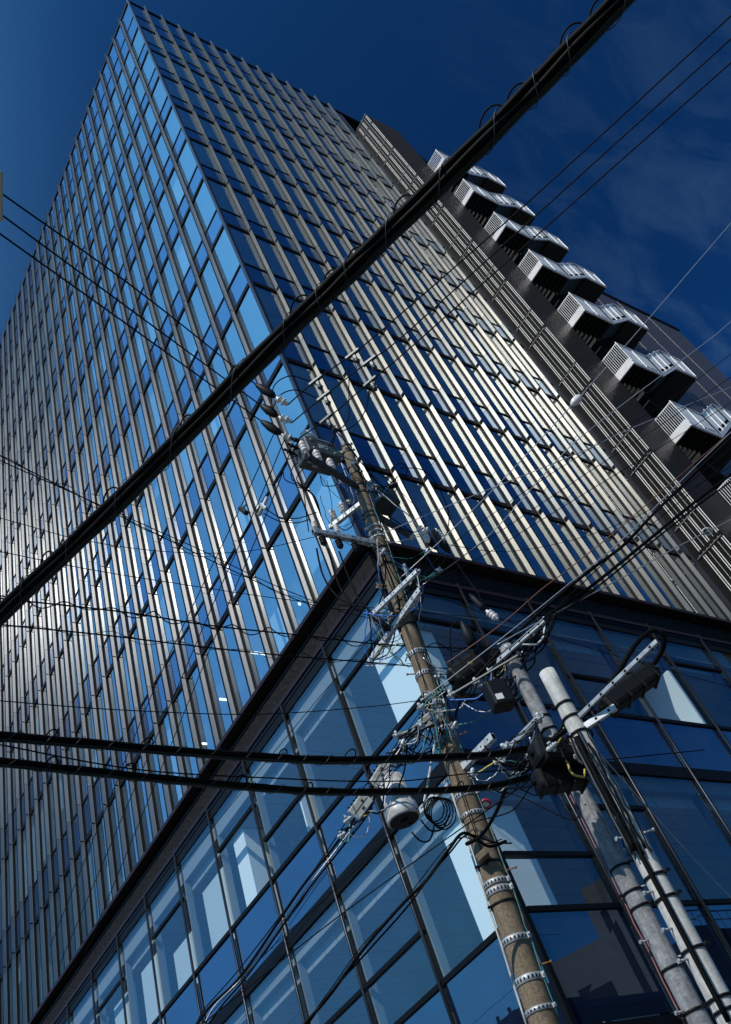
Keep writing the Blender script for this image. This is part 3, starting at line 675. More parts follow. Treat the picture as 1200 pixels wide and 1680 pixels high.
# grey bucket transformer-like closure
c1 = at(663, 1346, 11.1); c0 = c1 + Z_ * .58; e = gear('cylinder_closure', 'light grey cylindrical bucket with a flared dark bottom hung beside the brown pole', 'closure', c1)
m = MB(); m.prof(c0, c1, [(0, .10), (.0, .17), (.66, .178), (.67, .19), (.70, .212), (.97, .212), (1, .20)], 36); m.build('drum', MAT['bucket_grey'], e)
m = MB(); m.prof(c1 + Z_ * .002, c1 - Z_ * .01, [(0, .185), (1, .185)], 36); m.prof(c1 - Z_ * .011, c1 - Z_ * .04, [(0, .05), (1, .05)], 12); m.obox(c1 + Vector((.08, .06, -.02)), X_ * .05, Y_ * .03, Z_ * .009); m.build('underside', MAT['rubber'], e)
m = MB(); m.prof(c0 + Z_ * .002, c0 + Z_ * .06, [(0, .05), (1, .05)], 12); m.build('neck', MAT['steel'], e)
# white terminal boxes
def tbox(px, py, d, ax, L_, W_, D_, label):
    c = at(px, py, d); ax = Vector(ax).normalized(); n = (CAM - c).normalized(); n = (n - ax * n.dot(ax)).normalized(); s = ax.cross(n)
    e = gear('terminal_box', label, 'terminal box', c - Z_ * W_, 'white terminal boxes on the cables')
    m = MB(); m.obox(c, ax * L_, s * W_, n * D_, 0, .012); m.build('casing', MAT['box_white'], e)
    m = MB()
    for i in range(5): m.obox(c + ax * (L_ * (-.7 + .35 * i)) - s * (W_ + .012), ax * .012, s * .014, n * .015)
    m.obox(c + n * D_, ax * L_ * .92, s * .004, n * .002); m.build('cable_glands', MAT['rubber'], e)
    m = MB(); m.obox(c + n * (D_ + .003) + s * W_ * .45, ax * .02, s * .012, n * .003); m.obox(c + n * (D_ + .003) - s * W_ * .3 + ax * L_ * .4, ax * .014, s * .014, n * .003); m.build('latch', MAT['steel_dark'], e)
def dirpx(a, b, d0, d1): return (at(*b, d1) - at(*a, d0))
tbox(706, 1178, 12.1, dirpx((690, 1190), (720, 1165), 12.1, 12.15), .16, .075, .05, 'white terminal box strapped on the brown pole')
tbox(623, 1270, 11.2, dirpx((612, 1288), (634, 1252), 11.2, 11.3), .16, .065, .05, 'white terminal box on the cable just above the grey bucket closure')
tbox(591, 1323, 10.9, dirpx((580, 1338), (602, 1308), 10.9, 11.0), .14, .085, .06, 'white terminal box on the cable left of the grey bucket closure, lowest of the three')
# black closures
def closure(a, b, r, label, rings=4):
    a, b = Vector(a), Vector(b); e = gear('splice_closure', label, 'splice closure', (a + b) / 2 - Z_ * r, 'black cable splice closures')
    d = (b - a).normalized(); s = d.cross(Z_).normalized(); u = s.cross(d)
    m = MB(); m.obox((a + b) / 2, (b - a) / 2 * .9, s * r, u * r, 0, r * .45)
    for i in range(rings): q = a.lerp(b, .14 + .72 * i / (rings - 1)); m.obox(q, d * .012, s * (r + .012), u * (r + .012), 0, .008)
    m.build('casing', MAT['rubber'], e)
    m = MB(); m.tube([a, a + d * .12], .03, 10); m.tube([b - d * .12, b], .03, 10); m.build('end_seal', MAT['cable_black'], e)
    return e
closure(at(868, 1236, 8.3), at(975, 1240, 8.5), .125, 'bulky black splice closure between the grey and whitish poles, upper of the stacked pair')
closure(at(872, 1284, 8.25), at(965, 1272, 8.4), .105, 'bulky black splice closure between the grey and whitish poles, lower of the stacked pair')
closure(at(985, 1165, 8.6), at(1078, 1098, 8.9), .10, 'long black splice closure under the white bracket arm on the right')
closure(at(738, 1120, 10.6), at(806, 1072, 10.9), .13, 'flat black closure with a yellow tag left of the grey pole top')
m = MB(); cc = at(771, 1088, 10.35); m.obox(cc, M3.col[0] * .028, M3.col[1] * .014, M3.col[2] * .004); tag(m.build('yellow_tag', MAT['yellow_label'], origin=cc), 'small yellow tag on the flat black closure', 'tag')
c = at(818, 1142, 9.6); e = gear('equipment_box', 'black cable box with a pale sticker hanging left of the grey pole', 'equipment box', c - Z_ * .2)
m = MB(); m.obox(c, Vector((.9, -.45, 0)).normalized() * .12, Vector((.45, .9, 0)).normalized() * .10, Z_ * .16, 0, .03); m.build('casing', MAT['rubber'], e)
s_ = Vector((.9, -.45, 0)).normalized(); n_ = Vector((-.45, -.9, 0)).normalized(); m = MB(); m.obox(c + n_ * .102 - s_ * .04 - Z_ * .07, s_ * .04, Z_ * .035, n_ * .002); m.build('sticker', MAT['wire_white'], e)
m = MB(); m.tube(smooth_pts([c + Z_ * .19, c + Z_ * .3 + s_ * .05, c + Z_ * .42 + s_ * .12]), .015, 6); m.build('hanger', MAT['steel_dark'], e)
# street-lamp sensor shield on the brown pole, red insulator, cable coil
z = yz(on1, 1418); c = on1(z) + Vector((-.19, -.12, .03)); e = gear('sensor_box', 'small beige hooded sensor clipped to the lit side of the brown pole', 'sensor', c - Z_ * .05)
m = MB(); m.obox(c, Vector((.06, -.05, .03)), Vector((.045, .05, 0)), Vector((-.01, .01, .04)), 0, .012); m.build('hood', MAT['concrete_brown'], e)
m = MB(); m.obox(c + Vector((.06, .05, -.03)), X_ * .02, Y_ * .02, Z_ * .05); m.build('clip', MAT['rubber'], e)
c = on1(yz(on1, 1316)) + M3.col[0] * .21 - M3.col[2] * .08; e = gear('guard_ring', 'red enamel ring with white centre on the right side of the brown pole', 'ring', c)
m = MB(); pts = [c + (M3.col[0] * math.cos(t * .5236) + M3.col[1] * math.sin(t * .5236)) * .055 for t in range(13)]; m.tube(pts, .018, 8); m.build('ring', MAT['red_enamel'], e)
m = MB(); m.obox(c, M3.col[0] * .05, M3.col[1] * .02, M3.col[2] * .012, 0, .006); m.build('centre', MAT['wire_white'], e)

# ------------------------------------------------------------------ wires and cables
def wire(label, pts, r, mname='cable_black', name='overhead_wire', cat='wire', group=None, n=8, seg=6):
    P = smooth_pts(pts, n); m = MB(); m.tube(P, r, seg); o = m.build(name, MAT[mname], origin=P[0]); return tag(o, label, cat, group)
def pz(z, *pp): return [atz(a, b, z) for a, b in pp]
def pd(*pp): return [at(a, b, d) for a, b, d in pp]
def ext(pts, f0=0.0, f1=0.0):
    p = list(pts)
    if f0: p = [p[0] + (p[0] - p[1]).normalized() * f0] + p
    if f1: p = p + [p[-1] + (p[-1] - p[-2]).normalized() * f1]
    return p
# thick diagonal bundle
def bundle(label, pts, R, ncab, r, group, mats=('cable_black', 'cable_black', 'cable_green'), loops=10, loop_r=.09, e_name='cable_bundle'):
    P = smooth_pts(pts, 10); e = gear(e_name, label, 'cable bundle', P[0], group)
    n = len(P)
    for k in range(ncab):
        ph = 2 * math.pi * k / (ncab - 1) if k else 0; rr = R if k else 0
        Q = []
        for i, p in enumerate(P):
            t = (P[min(i + 1, n - 1)] - P[max(i - 1, 0)]).normalized(); s = t.cross(Z_).normalized(); u = s.cross(t)
            wob = .12 * math.sin(i * .7 + k * 2.1)
            Q.append(p + (s * math.cos(ph + wob) + u * math.sin(ph + wob)) * rr * (1 + .06 * math.sin(i * 1.3 + k)))
        m = MB(); m.tube(Q, r * (1.0 if k % 2 else .85), 8); m.build('cable', MAT[mats[k % len(mats)]], e)
    tot = sum((P[i + 1] - P[i]).length for i in range(n - 1)); h = MB(); w_ = 0; Q = []
    for i in range(n - 1):
        for j in range(10):
            p = P[i].lerp(P[i + 1], j / 10); t = (P[i + 1] - P[i]).normalized(); s = t.cross(Z_).normalized(); u = s.cross(t)
            w_ = (i * 10 + j) * .17; Q.append(p + (s * math.cos(w_) + u * math.sin(w_)) * (R + r * 1.12))
    h.tube(Q, .0028, 5); h.build('lashing_wire', MAT['steel_dark'], e)
    for k in range(loops):
        i = int((k + .5 + random.uniform(-.25, .25)) / loops * (n - 1)); p = P[i]; t = (P[min(i + 1, n - 1)] - P[max(i - 1, 0)]).normalized(); s = t.cross(Z_).normalized(); u = s.cross(t)
        pp = []
        hh = loop_r * random.uniform(.8, 1.3)
        for j in range(15):
            an = math.pi * j / 14; pp.append(p - M3.col[1] * (R * .95 + hh * 1.3 * math.sin(an)) + t * (hh * 1.0 * math.cos(an) + hh * .5 * math.sin(an)) + s * .01)
        m = MB(); m.tube(pp, .006, 6); m.build('hanger_loop', MAT['cable_black'], e)
    return e
bundle('thick black cable bundle crossing the whole view diagonally from upper right to left', ext(pz(6.2, (1018, 0), (830, 193), (600, 419), (457, 557), (205, 812), (0, 1008)), 2.0, 1.2), .041, 7, .026, 'lashed cable bundles', loops=17, loop_r=.075)
bundle('black sagging cable bundle low on the left, upper of two', ext(pz(5.75, (0, 1208), (150, 1220), (300, 1233), (450, 1243), (560, 1247), (700, 1243), (800, 1238), (880, 1226)), 1.2), .022, 4, .020, 'lashed cable bundles', loops=7, loop_r=.045)
bundle('black sagging cable bundle low on the left, lower of two', ext(pz(5.55, (0, 1250), (150, 1266), (300, 1281), (450, 1294), (560, 1299), (700, 1297), (800, 1290), (880, 1272)), 1.2), .020, 4, .018, 'lashed cable bundles', loops=8, loop_r=.04)
# three high wires arriving from the upper left
UL = 'high wires from the upper left'
wire('thin wire from the left sky edge, highest of three at the dead-end insulators', ext([atz(0, 316, 13.6), atz(230, 480, 13.6), at(418, 630, 16.6)], 3), .012, group=UL)
wire('thin wire from the left sky edge, middle of three at the dead-end insulators', ext([atz(0, 351, 13.4), atz(230, 520, 13.4), at(426, 664, 16.6)], 3), .012, group=UL)
wire('thin wire from the left sky edge, lowest of three at the dead-end insulators', ext([atz(0, 384, 13.2), atz(230, 548, 13.2), at(427, 690, 16.6)], 3), .012, group=UL)
# three high wires to the upper right, through clamps
UR = 'high wires to the upper right'
hw = (('uppermost', [(472, 664), (518, 624), (578, 581), (640, 530), (860, 337), (1200, 25)]), ('middle', [(478, 694), (531, 650), (606, 592), (660, 552), (872, 360), (1200, 63)]), ('lowest', [(486, 722), (540, 684), (607, 626), (676, 568), (930, 342), (1200, 102)]))
clamps = ([(518, 624), (578, 581)], [(531, 650), (606, 592)], [(535, 687), (607, 626)])
for (nm, pp), cc in zip(hw, clamps):
    zt = 13.7
    P = ext([atz(a, b, zt) for a, b in pp], 0, 4)
    wire('taut black wire climbing to the upper right sky, %s of three side by side' % nm, P, .012, group=UR)
    for j, (a, b) in enumerate(cc):
        q = atz(a, b, zt); d = (P[3] - P[1]).normalized()
        m = MB(); m.obox(q, d * .14, d.cross(Z_).normalized() * .028, Z_ * .03, 0, .01); m.obox(q + Vector((.02, 0, -.07)), d * .03, d.cross(Z_).normalized() * .025, Z_ * .07, 0, .01); m.prof(q + Vector((.02, 0, -.14)), q + Vector((.03, 0, -.24)), [(0, .03), (.5, .05), (1, .03)], 10)
        tag(m.build('wire_clamp', MAT['steel_dark'], origin=q), 'black clamp on the %s high wire, %s the pole top' % (nm, 'left above' if j == 0 else 'right above'), 'wire clamp', 'clamps on the high wires')
# jumpers round the pole head
JW = 'loose jumper wires at the pole head'
jl = [('arching black jumper over the white dead-end insulators, outer', [(445, 660, 16.4), (450, 632, 16.4), (475, 617, 16.4), (505, 625, 16.4), (520, 632, 16.4)], .011),
      ('arching black jumper over the white dead-end insulators, inner', [(446, 672, 16.4), (460, 648, 16.4), (485, 640, 16.4), (512, 650, 16.4), (528, 660, 16.4)], .011),
      ('black jumper dropping from the right clamp to the switch bushings', [(572, 600, 16.6), (572, 650, 16.5), (570, 690, 16.4), (545, 712, 16.4)], .010),
      ('long curved jumper dropping from the lowest right clamp', [(605, 640, 16.6), (600, 670, 16.5), (585, 695, 16.4), (560, 708, 16.4)], .010),
      ('wavy black jumper ending right of the switch box', [(612, 620, 16.6), (590, 640, 16.5), (586, 612, 16.5), (578, 582, 16.6)], .008),
      ('black jumper bowing down right of the lower switch box', [(655, 768, 16.0), (700, 775, 16.2), (733, 830, 16.4), (734, 870, 16.4), (722, 884, 16.3)], .009),
      ('short arched jumper over the lower switch bushings', [(642, 768, 15.9), (655, 760, 15.9), (668, 768, 15.9), (664, 785, 15.9)], .009),
      ('grey jumper from the switch box curling down left', [(500, 744, 16.2), (470, 756, 16.2), (466, 785, 16.1), (490, 797, 16.0), (512, 812, 15.9), (524, 840, 15.8)], .010),
      ('second grey jumper curling down left of the switch box', [(505, 752, 16.2), (482, 764, 16.2), (478, 785, 16.1), (496, 802, 16.0), (503, 850, 15.9), (506, 872, 15.8)], .010),
      ('third grey jumper curling down left of the switch box', [(512, 756, 16.2), (492, 775, 16.2), (488, 790, 16.1), (516, 815, 16.0), (527, 850, 15.9)], .010),
      ('black jumper looping under the upper crossarm', [(525, 780, 16.0), (530, 796, 16.0), (548, 797, 15.9), (556, 790, 15.9)], .009),
      ('black jumper looping below the two white post insulators', [(553, 862, 15.6), (565, 870, 15.5), (578, 862, 15.5), (580, 845, 15.5)], .009)]
for lb, pp, r in jl: wire(lb, pd(*pp), r, name='jumper_wire', cat='jumper', group=JW)
# service cables from the left spacers to the crossarm
wire('sagging black cable from the wire spacers to the lower crossarm, upper', pd((437, 836, 16.2), (460, 849, 16.1), (490, 850, 16.0), (520, 840, 15.9)), .010, group='sagging cables by the wire spacers')
wire('sagging black cable from the wire spacers to the lower crossarm, lower', pd((432, 842, 16.2), (455, 854, 16.1), (485, 858, 16.0), (508, 852, 15.9)), .010, group='sagging cables by the wire spacers')
for i, (a, b, sz, lb) in enumerate((((399, 838), (404, 846), .06, 'black block hung on the slanting wires, left of the white bar'), ((433, 832), (436, 842), .05, 'grey block hung on the slanting wires, right of the white bar'))):
    c = at(a[0], a[1], 16.2); m = MB(); m.obox(c, Vector((.7, .3, .2)).normalized() * sz, Vector((-.2, .3, .9)).normalized() * sz * 1.9, Vector((.2, -.9, .3)).normalized() * sz * .7, 0, .015)
    m.tube([c + Z_ * .05, c + Vector((.1, 0, .2))], .015, 6); tag(m.build('wire_spacer', MAT['rubber' if i == 0 else 'steel'], origin=c), lb, 'wire spacer')
m = MB(); a, b = at(424, 846, 16.2), at(438, 816, 16.3); m.tube([a, b], .035, 8); m.tube([a + Z_ * .02, at(412, 838, 16.2)], .012, 6); tag(m.build('wire_spacer', MAT['steel_white'], origin=a), 'white spacer bar hung on the slanting wires left of the pole', 'wire spacer')
# slanting wires running down left from the dead ends, in front of the left face
SL = 'slanting wires down the left face'
for nm, pp in (('leftmost', [(452, 705), (400, 820), (330, 965), (255, 1125), (180, 1310)]), ('middle', [(466, 722), (420, 832), (352, 985), (290, 1130), (205, 1330)]), ('rightmost', [(478, 735), (440, 836), (375, 990), (322, 1120), (236, 1330)])):
    P = [at(a, b, 16.3 + 1.6 * i) for i, (a, b) in enumerate(pp)]
    wire('thin black wire slanting down across the left face, %s of three' % nm, ext(P, 0, 6), .010, group=SL)
# three cables dropping from the cable heads of the lower crossarm
DC = 'cables dropping from the lower crossarm'
for nm, pp in (('leftmost', [(519, 900), (530, 945), (555, 980), (600, 1005), (640, 1035)]), ('middle', [(538, 900), (552, 950), (572, 985), (605, 1010), (636, 1035)]), ('rightmost', [(556, 905), (573, 950), (590, 985), (618, 1012), (640, 1030)])):
    P = [at(a, b, 15.0 - .35 * i) for i, (a, b) in enumerate(pp)]; wire('grey and black service cable falling from the lower crossarm, %s of three' % nm, P, .017, 'cable_black', group=DC)
# twisted cables crossing the left face
def twisted(label, pts, r, r2, pitch, group, mname='cable_black'):
    P = smooth_pts(pts, 14); e = gear('twisted_cable', label, 'cable', P[0], group); m = MB(); m.tube(P, r, 6); m.build('messenger', MAT[mname], e)
    Q = []; ww = 0
    for i in range(len(P) - 1):
        t = (P[i + 1] - P[i]); ln = t.length; t.normalize(); s = t.cross(Z_).normalized(); u = s.cross(t)
        for j in range(6):
            ww += ln / 6 / pitch * 6.283; Q.append(P[i].lerp(P[i + 1], j / 6) + (s * math.cos(ww) + u * math.sin(ww)) * (r + r2 + .004 + .02 * (1 + math.sin(ww * .37))))
    m = MB(); m.tube(Q, r2, 5); m.build('wrapped_cable', MAT['cable_black'], e); return e
TW = 'twisted cables from the left'
twisted('twisted black cable from the left edge, upper of the level pair meeting the brown pole', ext([atz(0, 982, 9.6), atz(200, 1004, 9.6), atz(350, 1027, 9.6), atz(500, 1043, 9.6), atz(600, 1055, 9.6), atz(690, 1061, 9.6), atz(830, 1066, 9.0)], 1.5), .012, .008, .55, TW)
twisted('twisted black cable from the left edge, lower of the level pair meeting the white arm', ext([atz(0, 1025, 9.4), atz(170, 1042, 9.4), atz(320, 1060, 9.4), atz(470, 1076, 9.4), atz(608, 1087, 9.4), atz(690, 1094, 9.3), atz(790, 1100, 9.0)], 1.5), .011, .004, .9, TW)
twisted('thin slanting twisted cable crossing the left face from mid left edge to the podium cornice', ext([atz(0, 748, 11.2), atz(155, 826, 11.2), atz(280, 888, 11.1), atz(400, 945, 11.0), atz(510, 992, 10.9), atz(600, 1003, 10.6), atz(645, 1008, 10.4)], 1.5), .008, .005, .8, TW)
wire('thin black wire just below the slanting twisted cable', ext([atz(200, 845, 11.0), atz(330, 903, 11.0), atz(440, 956, 10.9), atz(560, 1003, 10.6), atz(640, 1020, 10.3)], 8), .007)
# wires rising to the right
RT = 'wires to the right edge'
rw = [('pale guy wire with a ball insulator rising steeply to the right edge', [(655, 950, 14), (725, 885, 14.2), (825, 787, 14.8), (945, 657, 15.6), (1032, 560, 16.2), (1200, 365, 17.6)], .008, 'wire_grey'),
      ('pale wire bowing gently from the brown pole to the right edge', [(617, 880, 14.8), (745, 826, 15), (945, 745, 15.6), (1035, 703, 16), (1200, 635, 16.8)], .008, 'wire_grey'),
      ('thin black wire below the ball-insulator guy, reaching the right edge at mid height', [(690, 962, 13.8), (800, 880, 14.2), (900, 770, 14.9), (970, 703, 15.2), (1160, 560, 16), (1200, 527, 16.2)], .007, 'wire_grey'),
      ('thin black wire, upper of three faint parallels over the right face', [(670, 980, 13.8), (727, 907, 14), (838, 822, 14.6), (970, 735, 15.2), (1100, 655, 15.8), (1200, 580, 16.3)], .006, 'cable_black'),
      ('thin black wire, middle of three faint parallels over the right face', [(700, 955, 13.8), (770, 905, 14), (838, 860, 14.4), (960, 778, 15), (1080, 700, 15.6), (1200, 618, 16.2)], .006, 'cable_black'),
      ('thin black wire, lowest of three faint parallels over the right face', [(720, 950, 13.8), (783, 917, 14), (838, 884, 14.3), (950, 815, 14.8), (1070, 742, 15.4), (1200, 660, 16)], .006, 'cable_black')]
for lb, pp, r, mn in rw: wire(lb, ext(pd(*pp), 0, 3), r, mn, group=RT)
c = at(945, 657, 15.6); m = MB(); d = (at(1032, 560, 16.2) - c).normalized(); m.prof(c - d * .14, c + d * .14, [(0, .01), (.12, .05), (.35, .075), (.65, .075), (.88, .05), (1, .01)], 14); tag(m.build('ball_insulator', MAT['porcelain'], origin=c), 'white egg-shaped insulator strung in the pale guy wire', 'insulator')
RC = 'cables from the grey pole to the right edge'
rc = [('thick black cable climbing to the right edge, upper of the pair', [(760, 1135, 9.9), (853, 1034, 10.1), (962, 940, 10.5), (1020, 897, 10.8), (1067, 848, 11.1), (1130, 786, 11.5), (1200, 718, 12)], .020, 'cable_black'),
      ('pale wire lying along the upper thick cable to the right edge', [(690, 1150, 9.8), (742, 1110, 9.9), (837, 1036, 10.1), (927, 963, 10.4), (1020, 886, 10.8), (1130, 776, 11.5), (1200, 708, 12)], .007, 'wire_grey'),
      ('thick black cable climbing to the right edge, lower of the pair', [(800, 1095, 9.8), (870, 1034, 10.0), (903, 1007, 10.2), (968, 963, 10.5), (1050, 897, 11), (1133, 829, 11.5), (1200, 778, 12)], .020, 'cable_black'),
      ('second strand just under the lower thick cable', [(812, 1100, 9.8), (878, 1036, 10.0), (920, 1006, 10.2), (990, 955, 10.5), (1060, 897, 11), (1140, 833, 11.5), (1200, 789, 12)], .012, 'cable_black'),
      ('pale wire from the grey pole crossarm curving to the right edge, with a coil midway', [(815, 1058, 10), (875, 1025, 10.1), (928, 997, 10.3), (953, 984, 10.4), (1020, 948, 10.8), (1110, 898, 11.3), (1200, 852, 11.9)], .007, 'wire_grey'),
      ('rusty brown wire running to the right edge above the thick cables', [(730, 1090, 10), (820, 1026, 10.1), (887, 968, 10.4), (927, 938, 10.6), (1012, 870, 11), (1077, 813, 11.4), (1133, 765, 11.8), (1200, 708, 12.2)], .007, 'wire_brown')]
for lb, pp, r, mn in rc: wire(lb, ext(pd(*pp), 0, 3), r, mn, name='service_cable', cat='cable', group=RC)
c = at(1160, 872, 11.6); m = MB(); pts = [c + (M3.col[0] * math.cos(t * .5236) * 1.4 + M3.col[1] * math.sin(t * .5236)) * .045 for t in range(13)]; m.tube(pts, .008, 6); tag(m.build('cable_coil', MAT['wire_white'], origin=c), 'small white wire coil on the pale wire at right', 'coil')
# strain insulator with sleeve left of the grey pole
a, b = at(795, 1000, 10.7), at(822, 1020, 10.5); e = gear('strain_insulator', 'white ringed strain insulator with a black sleeve above the grey pole', 'insulator', b)
insulator(e, a + (b - a) * .1, b - a, .2, .045, 'porcelain', 'porcelain_body', 3); m = MB(); q = at(770, 975, 10.9); m.prof(q, a, [(0, .012), (.3, .035), (.8, .045), (1, .03)], 12); m.build('sleeve', MAT['rubber'], e)
wire('thin wire from the high fuse switch down to the ringed strain insulator', pd((738, 905, 16), (760, 940, 13.5), (780, 968, 11.4), (790, 985, 10.9)), .006)
a, b = at(756, 1018, 10.9), at(778, 1062, 10.7); e = gear('cable_boot', 'black spindle-shaped cable boot hanging in a loop left of the grey pole', 'cable boot', b)
m = MB(); m.prof(a, b, [(0, .012), (.2, .04), (.5, .075), (.8, .07), (1, .03)], 12); m.build('boot', MAT['rubber'], e); m = MB(); m.tube(smooth_pts(pd((756, 1018, 10.9), (742, 1026, 10.9), (738, 1050, 10.8), (742, 1090, 10.7))), .008, 6); m.build('tail', MAT['cable_black'], e)
# lower-left twisted service bundles
LS = 'service cables slanting to the lower left'
for j, (dx, mn, r) in enumerate(((0, 'cable_black', .016), (7, 'wire_grey', .008), (14, 'cable_black', .012), (-6, 'cable_black', .007))):
    pp = [(700, 1185), (660, 1215), (612, 1290), (585, 1335), (545, 1392), (490, 1465), (400, 1592), (345, 1652), (318, 1690), (260, 1770)]
    P = [at(a + dx * (1 + .35 * math.sin(i * 1.7 + j)), b + 3 * math.sin(i * 2.3 + j), 12.0 - .22 * i) for i, (a, b) in enumerate(pp)]
    wire(('thickest black strand', 'pale grey strand', 'black strand on the right edge', 'thin black strand on the left edge')[j] + ' of the service bundle slanting to the lower left', P, r, mn, 'service_cable', 'cable', LS)
for j, (dx, r) in enumerate(((0, .018), (6, .010), (-5, .006))):
    pp = [(830, 1380), (800, 1385), (762, 1370), (735, 1395), (700, 1440), (660, 1487), (600, 1552), (540, 1630), (495, 1690), (440, 1760)]
    P = [at(a + dx * (1 + .5 * math.sin(i * 1.3 + j)), b + 4 * math.sin(i * 2.1 + j * 2), 10.7 - .15 * i) for i, (a, b) in enumerate(pp)]
    wire(('thick black strand', 'looser middle strand', 'thinnest strand')[j] + ' of the black bundle from the brown pole to the bottom edge', P, r, 'cable_black', 'service_cable', 'cable', LS)
wire('thick black cable curving from the splice closures down to the brown pole', pd((868, 1240, 8.9), (838, 1275, 9.3), (815, 1330, 9.8), (790, 1370, 10.1), (765, 1385, 10.3)), .022, 'cable_black', 'service_cable', 'cable')
wire('thin pale wire running from the whitish pole down to the right edge', pd((965, 1215, 8.2), (1040, 1300, 8.2), (1130, 1400, 8.1), (1215, 1490, 8.0)), .005, 'wire_grey')
for i, (pp, lb) in enumerate((([(880, 1290), (800, 1296), (700, 1300)], 'thin wire fanning left from the lower closure, uppermost'), ([(870, 1290), (840, 1330), (790, 1345), (775, 1350)], 'thin wire drooping from the lower closure to the red ring'), ([(960, 1320), (940, 1345), (900, 1330), (860, 1310), (800, 1290)], 'thin wire sagging under the closures to the grey pole'))):
    wire(lb, [at(a, b, 8.6 + .6 * j) for j, (a, b) in enumerate(pp)], .007, 'cable_black', 'jumper_wire', 'jumper')
# two thin straight wires over the podium
wire('thin straight wire across the podium glass, higher', ext([atz(640, 1010, 9.0), atz(540, 1125, 9.0), atz(420, 1270, 9.0), atz(250, 1480, 9.0), atz(110, 1652, 9.0)], 0, 4), .006)
wire('thin straight wire across the podium glass, lower', ext([atz(700, 1310, 6.8), atz(560, 1450, 6.8), atz(440, 1560, 6.8), atz(330, 1680, 6.8)], 0, 3), .006)
# more thin lines fanning from the pole
FW = 'fine wires fanning from the brown pole'
fw = [('fine wire from the pole head level to the left edge, above the twisted pair', [(0, 905), (150, 935), (320, 962), (480, 985), (640, 1000)], 9.8, 10.2),
      ('fine wire just above the upper sagging bundle, left side', [(0, 1150), (200, 1165), (420, 1172), (600, 1160), (700, 1148)], 7.2, 8.6),
      ('fine wire threading between the two sagging bundles', [(0, 1222), (220, 1262), (430, 1276), (640, 1282), (780, 1268)], 5.6, 5.7),
      ('fine black wire from the white arm to the far right podium', [(690, 970), (800, 1008), (930, 1052), (1060, 1090), (1200, 1128)], 9.6, 9.2),
      ('fine black wire from the grey pole top rising past the fin tips', [(835, 1065), (920, 990), (1010, 905), (1100, 818), (1200, 735)], 6.6, 8.5),
      ('fine black wire from the terminal box up to the right edge', [(712, 1160), (820, 1062), (930, 968), (1060, 868), (1200, 752)], 8.4, 10.5),
      ('fine dark wire from the fuse switches sagging to the right edge', [(716, 890), (830, 905), (960, 880), (1080, 830), (1200, 765)], 11.2, 12.0),
      ('fine wire from the lower crossarm to the left face middle', [(520, 880), (400, 905), (270, 905), (130, 885), (0, 850)], 11.4, 11.6),
      ('fine wire from the closures dropping to the lower left corner', [(870, 1280), (720, 1385), (560, 1500), (400, 1625), (320, 1690)], 5.4, 4.6)]
for lb, pp, z0, z1 in fw: wire(lb, ext([atz(a, b, z0 + (z1 - z0) * i / 4) for i, (a, b) in enumerate(pp)], 0, 3), .006, group=FW)
# loop cable over the right closure
wire('thick black cable looping over the tip of the white bracket arm', pd((905, 1215, 7.9), (958, 1172, 8.0), (1008, 1112, 8.2), (1042, 1058, 8.5), (1068, 1036, 8.75), (1086, 1040, 8.75), (1088, 1062, 8.75), (1072, 1090, 8.8)), .024, 'cable_black', 'service_cable', 'cable')
wire('black cable from the long closure down to the whitish pole', pd((985, 1165, 8.6), (968, 1190, 8.4), (945, 1205, 8.2), (930, 1218, 8.1)), .016, 'cable_black', 'service_cable', 'cable')
# coil of spare cable beside the bucket closure
c = at(712, 1328, 11.0); e = gear('cable_coil', 'black coil of spare cable between the bucket closure and the brown pole', 'coil', c - Z_ * .2)
for k in range(5):
    cc = c + M3.col[0] * (.03 * k) + M3.col[1] * (.02 * k); rr = .15 + .01 * k; pts = [cc + (M3.col[0] * math.cos(t * .3307) * .8 + M3.col[1] * math.sin(t * .3307)) * rr + M3.col[2] * .02 * k for t in range(20)]
    m = MB(); m.tube(pts, .009, 6); m.build('cable_turn', MAT['cable_black'], e)
for i, pp in enumerate(([(675, 1365), (690, 1380), (705, 1378), (712, 1355)], [(690, 1345), (705, 1362), (725, 1360), (738, 1335)])):
    wire(('slack loop of black cable under the bucket closure, lower', 'slack loop of black cable under the bucket closure, upper')[i], [at(a, b, 11.0) for a, b in pp], .011, 'cable_black', 'jumper_wire', 'jumper')
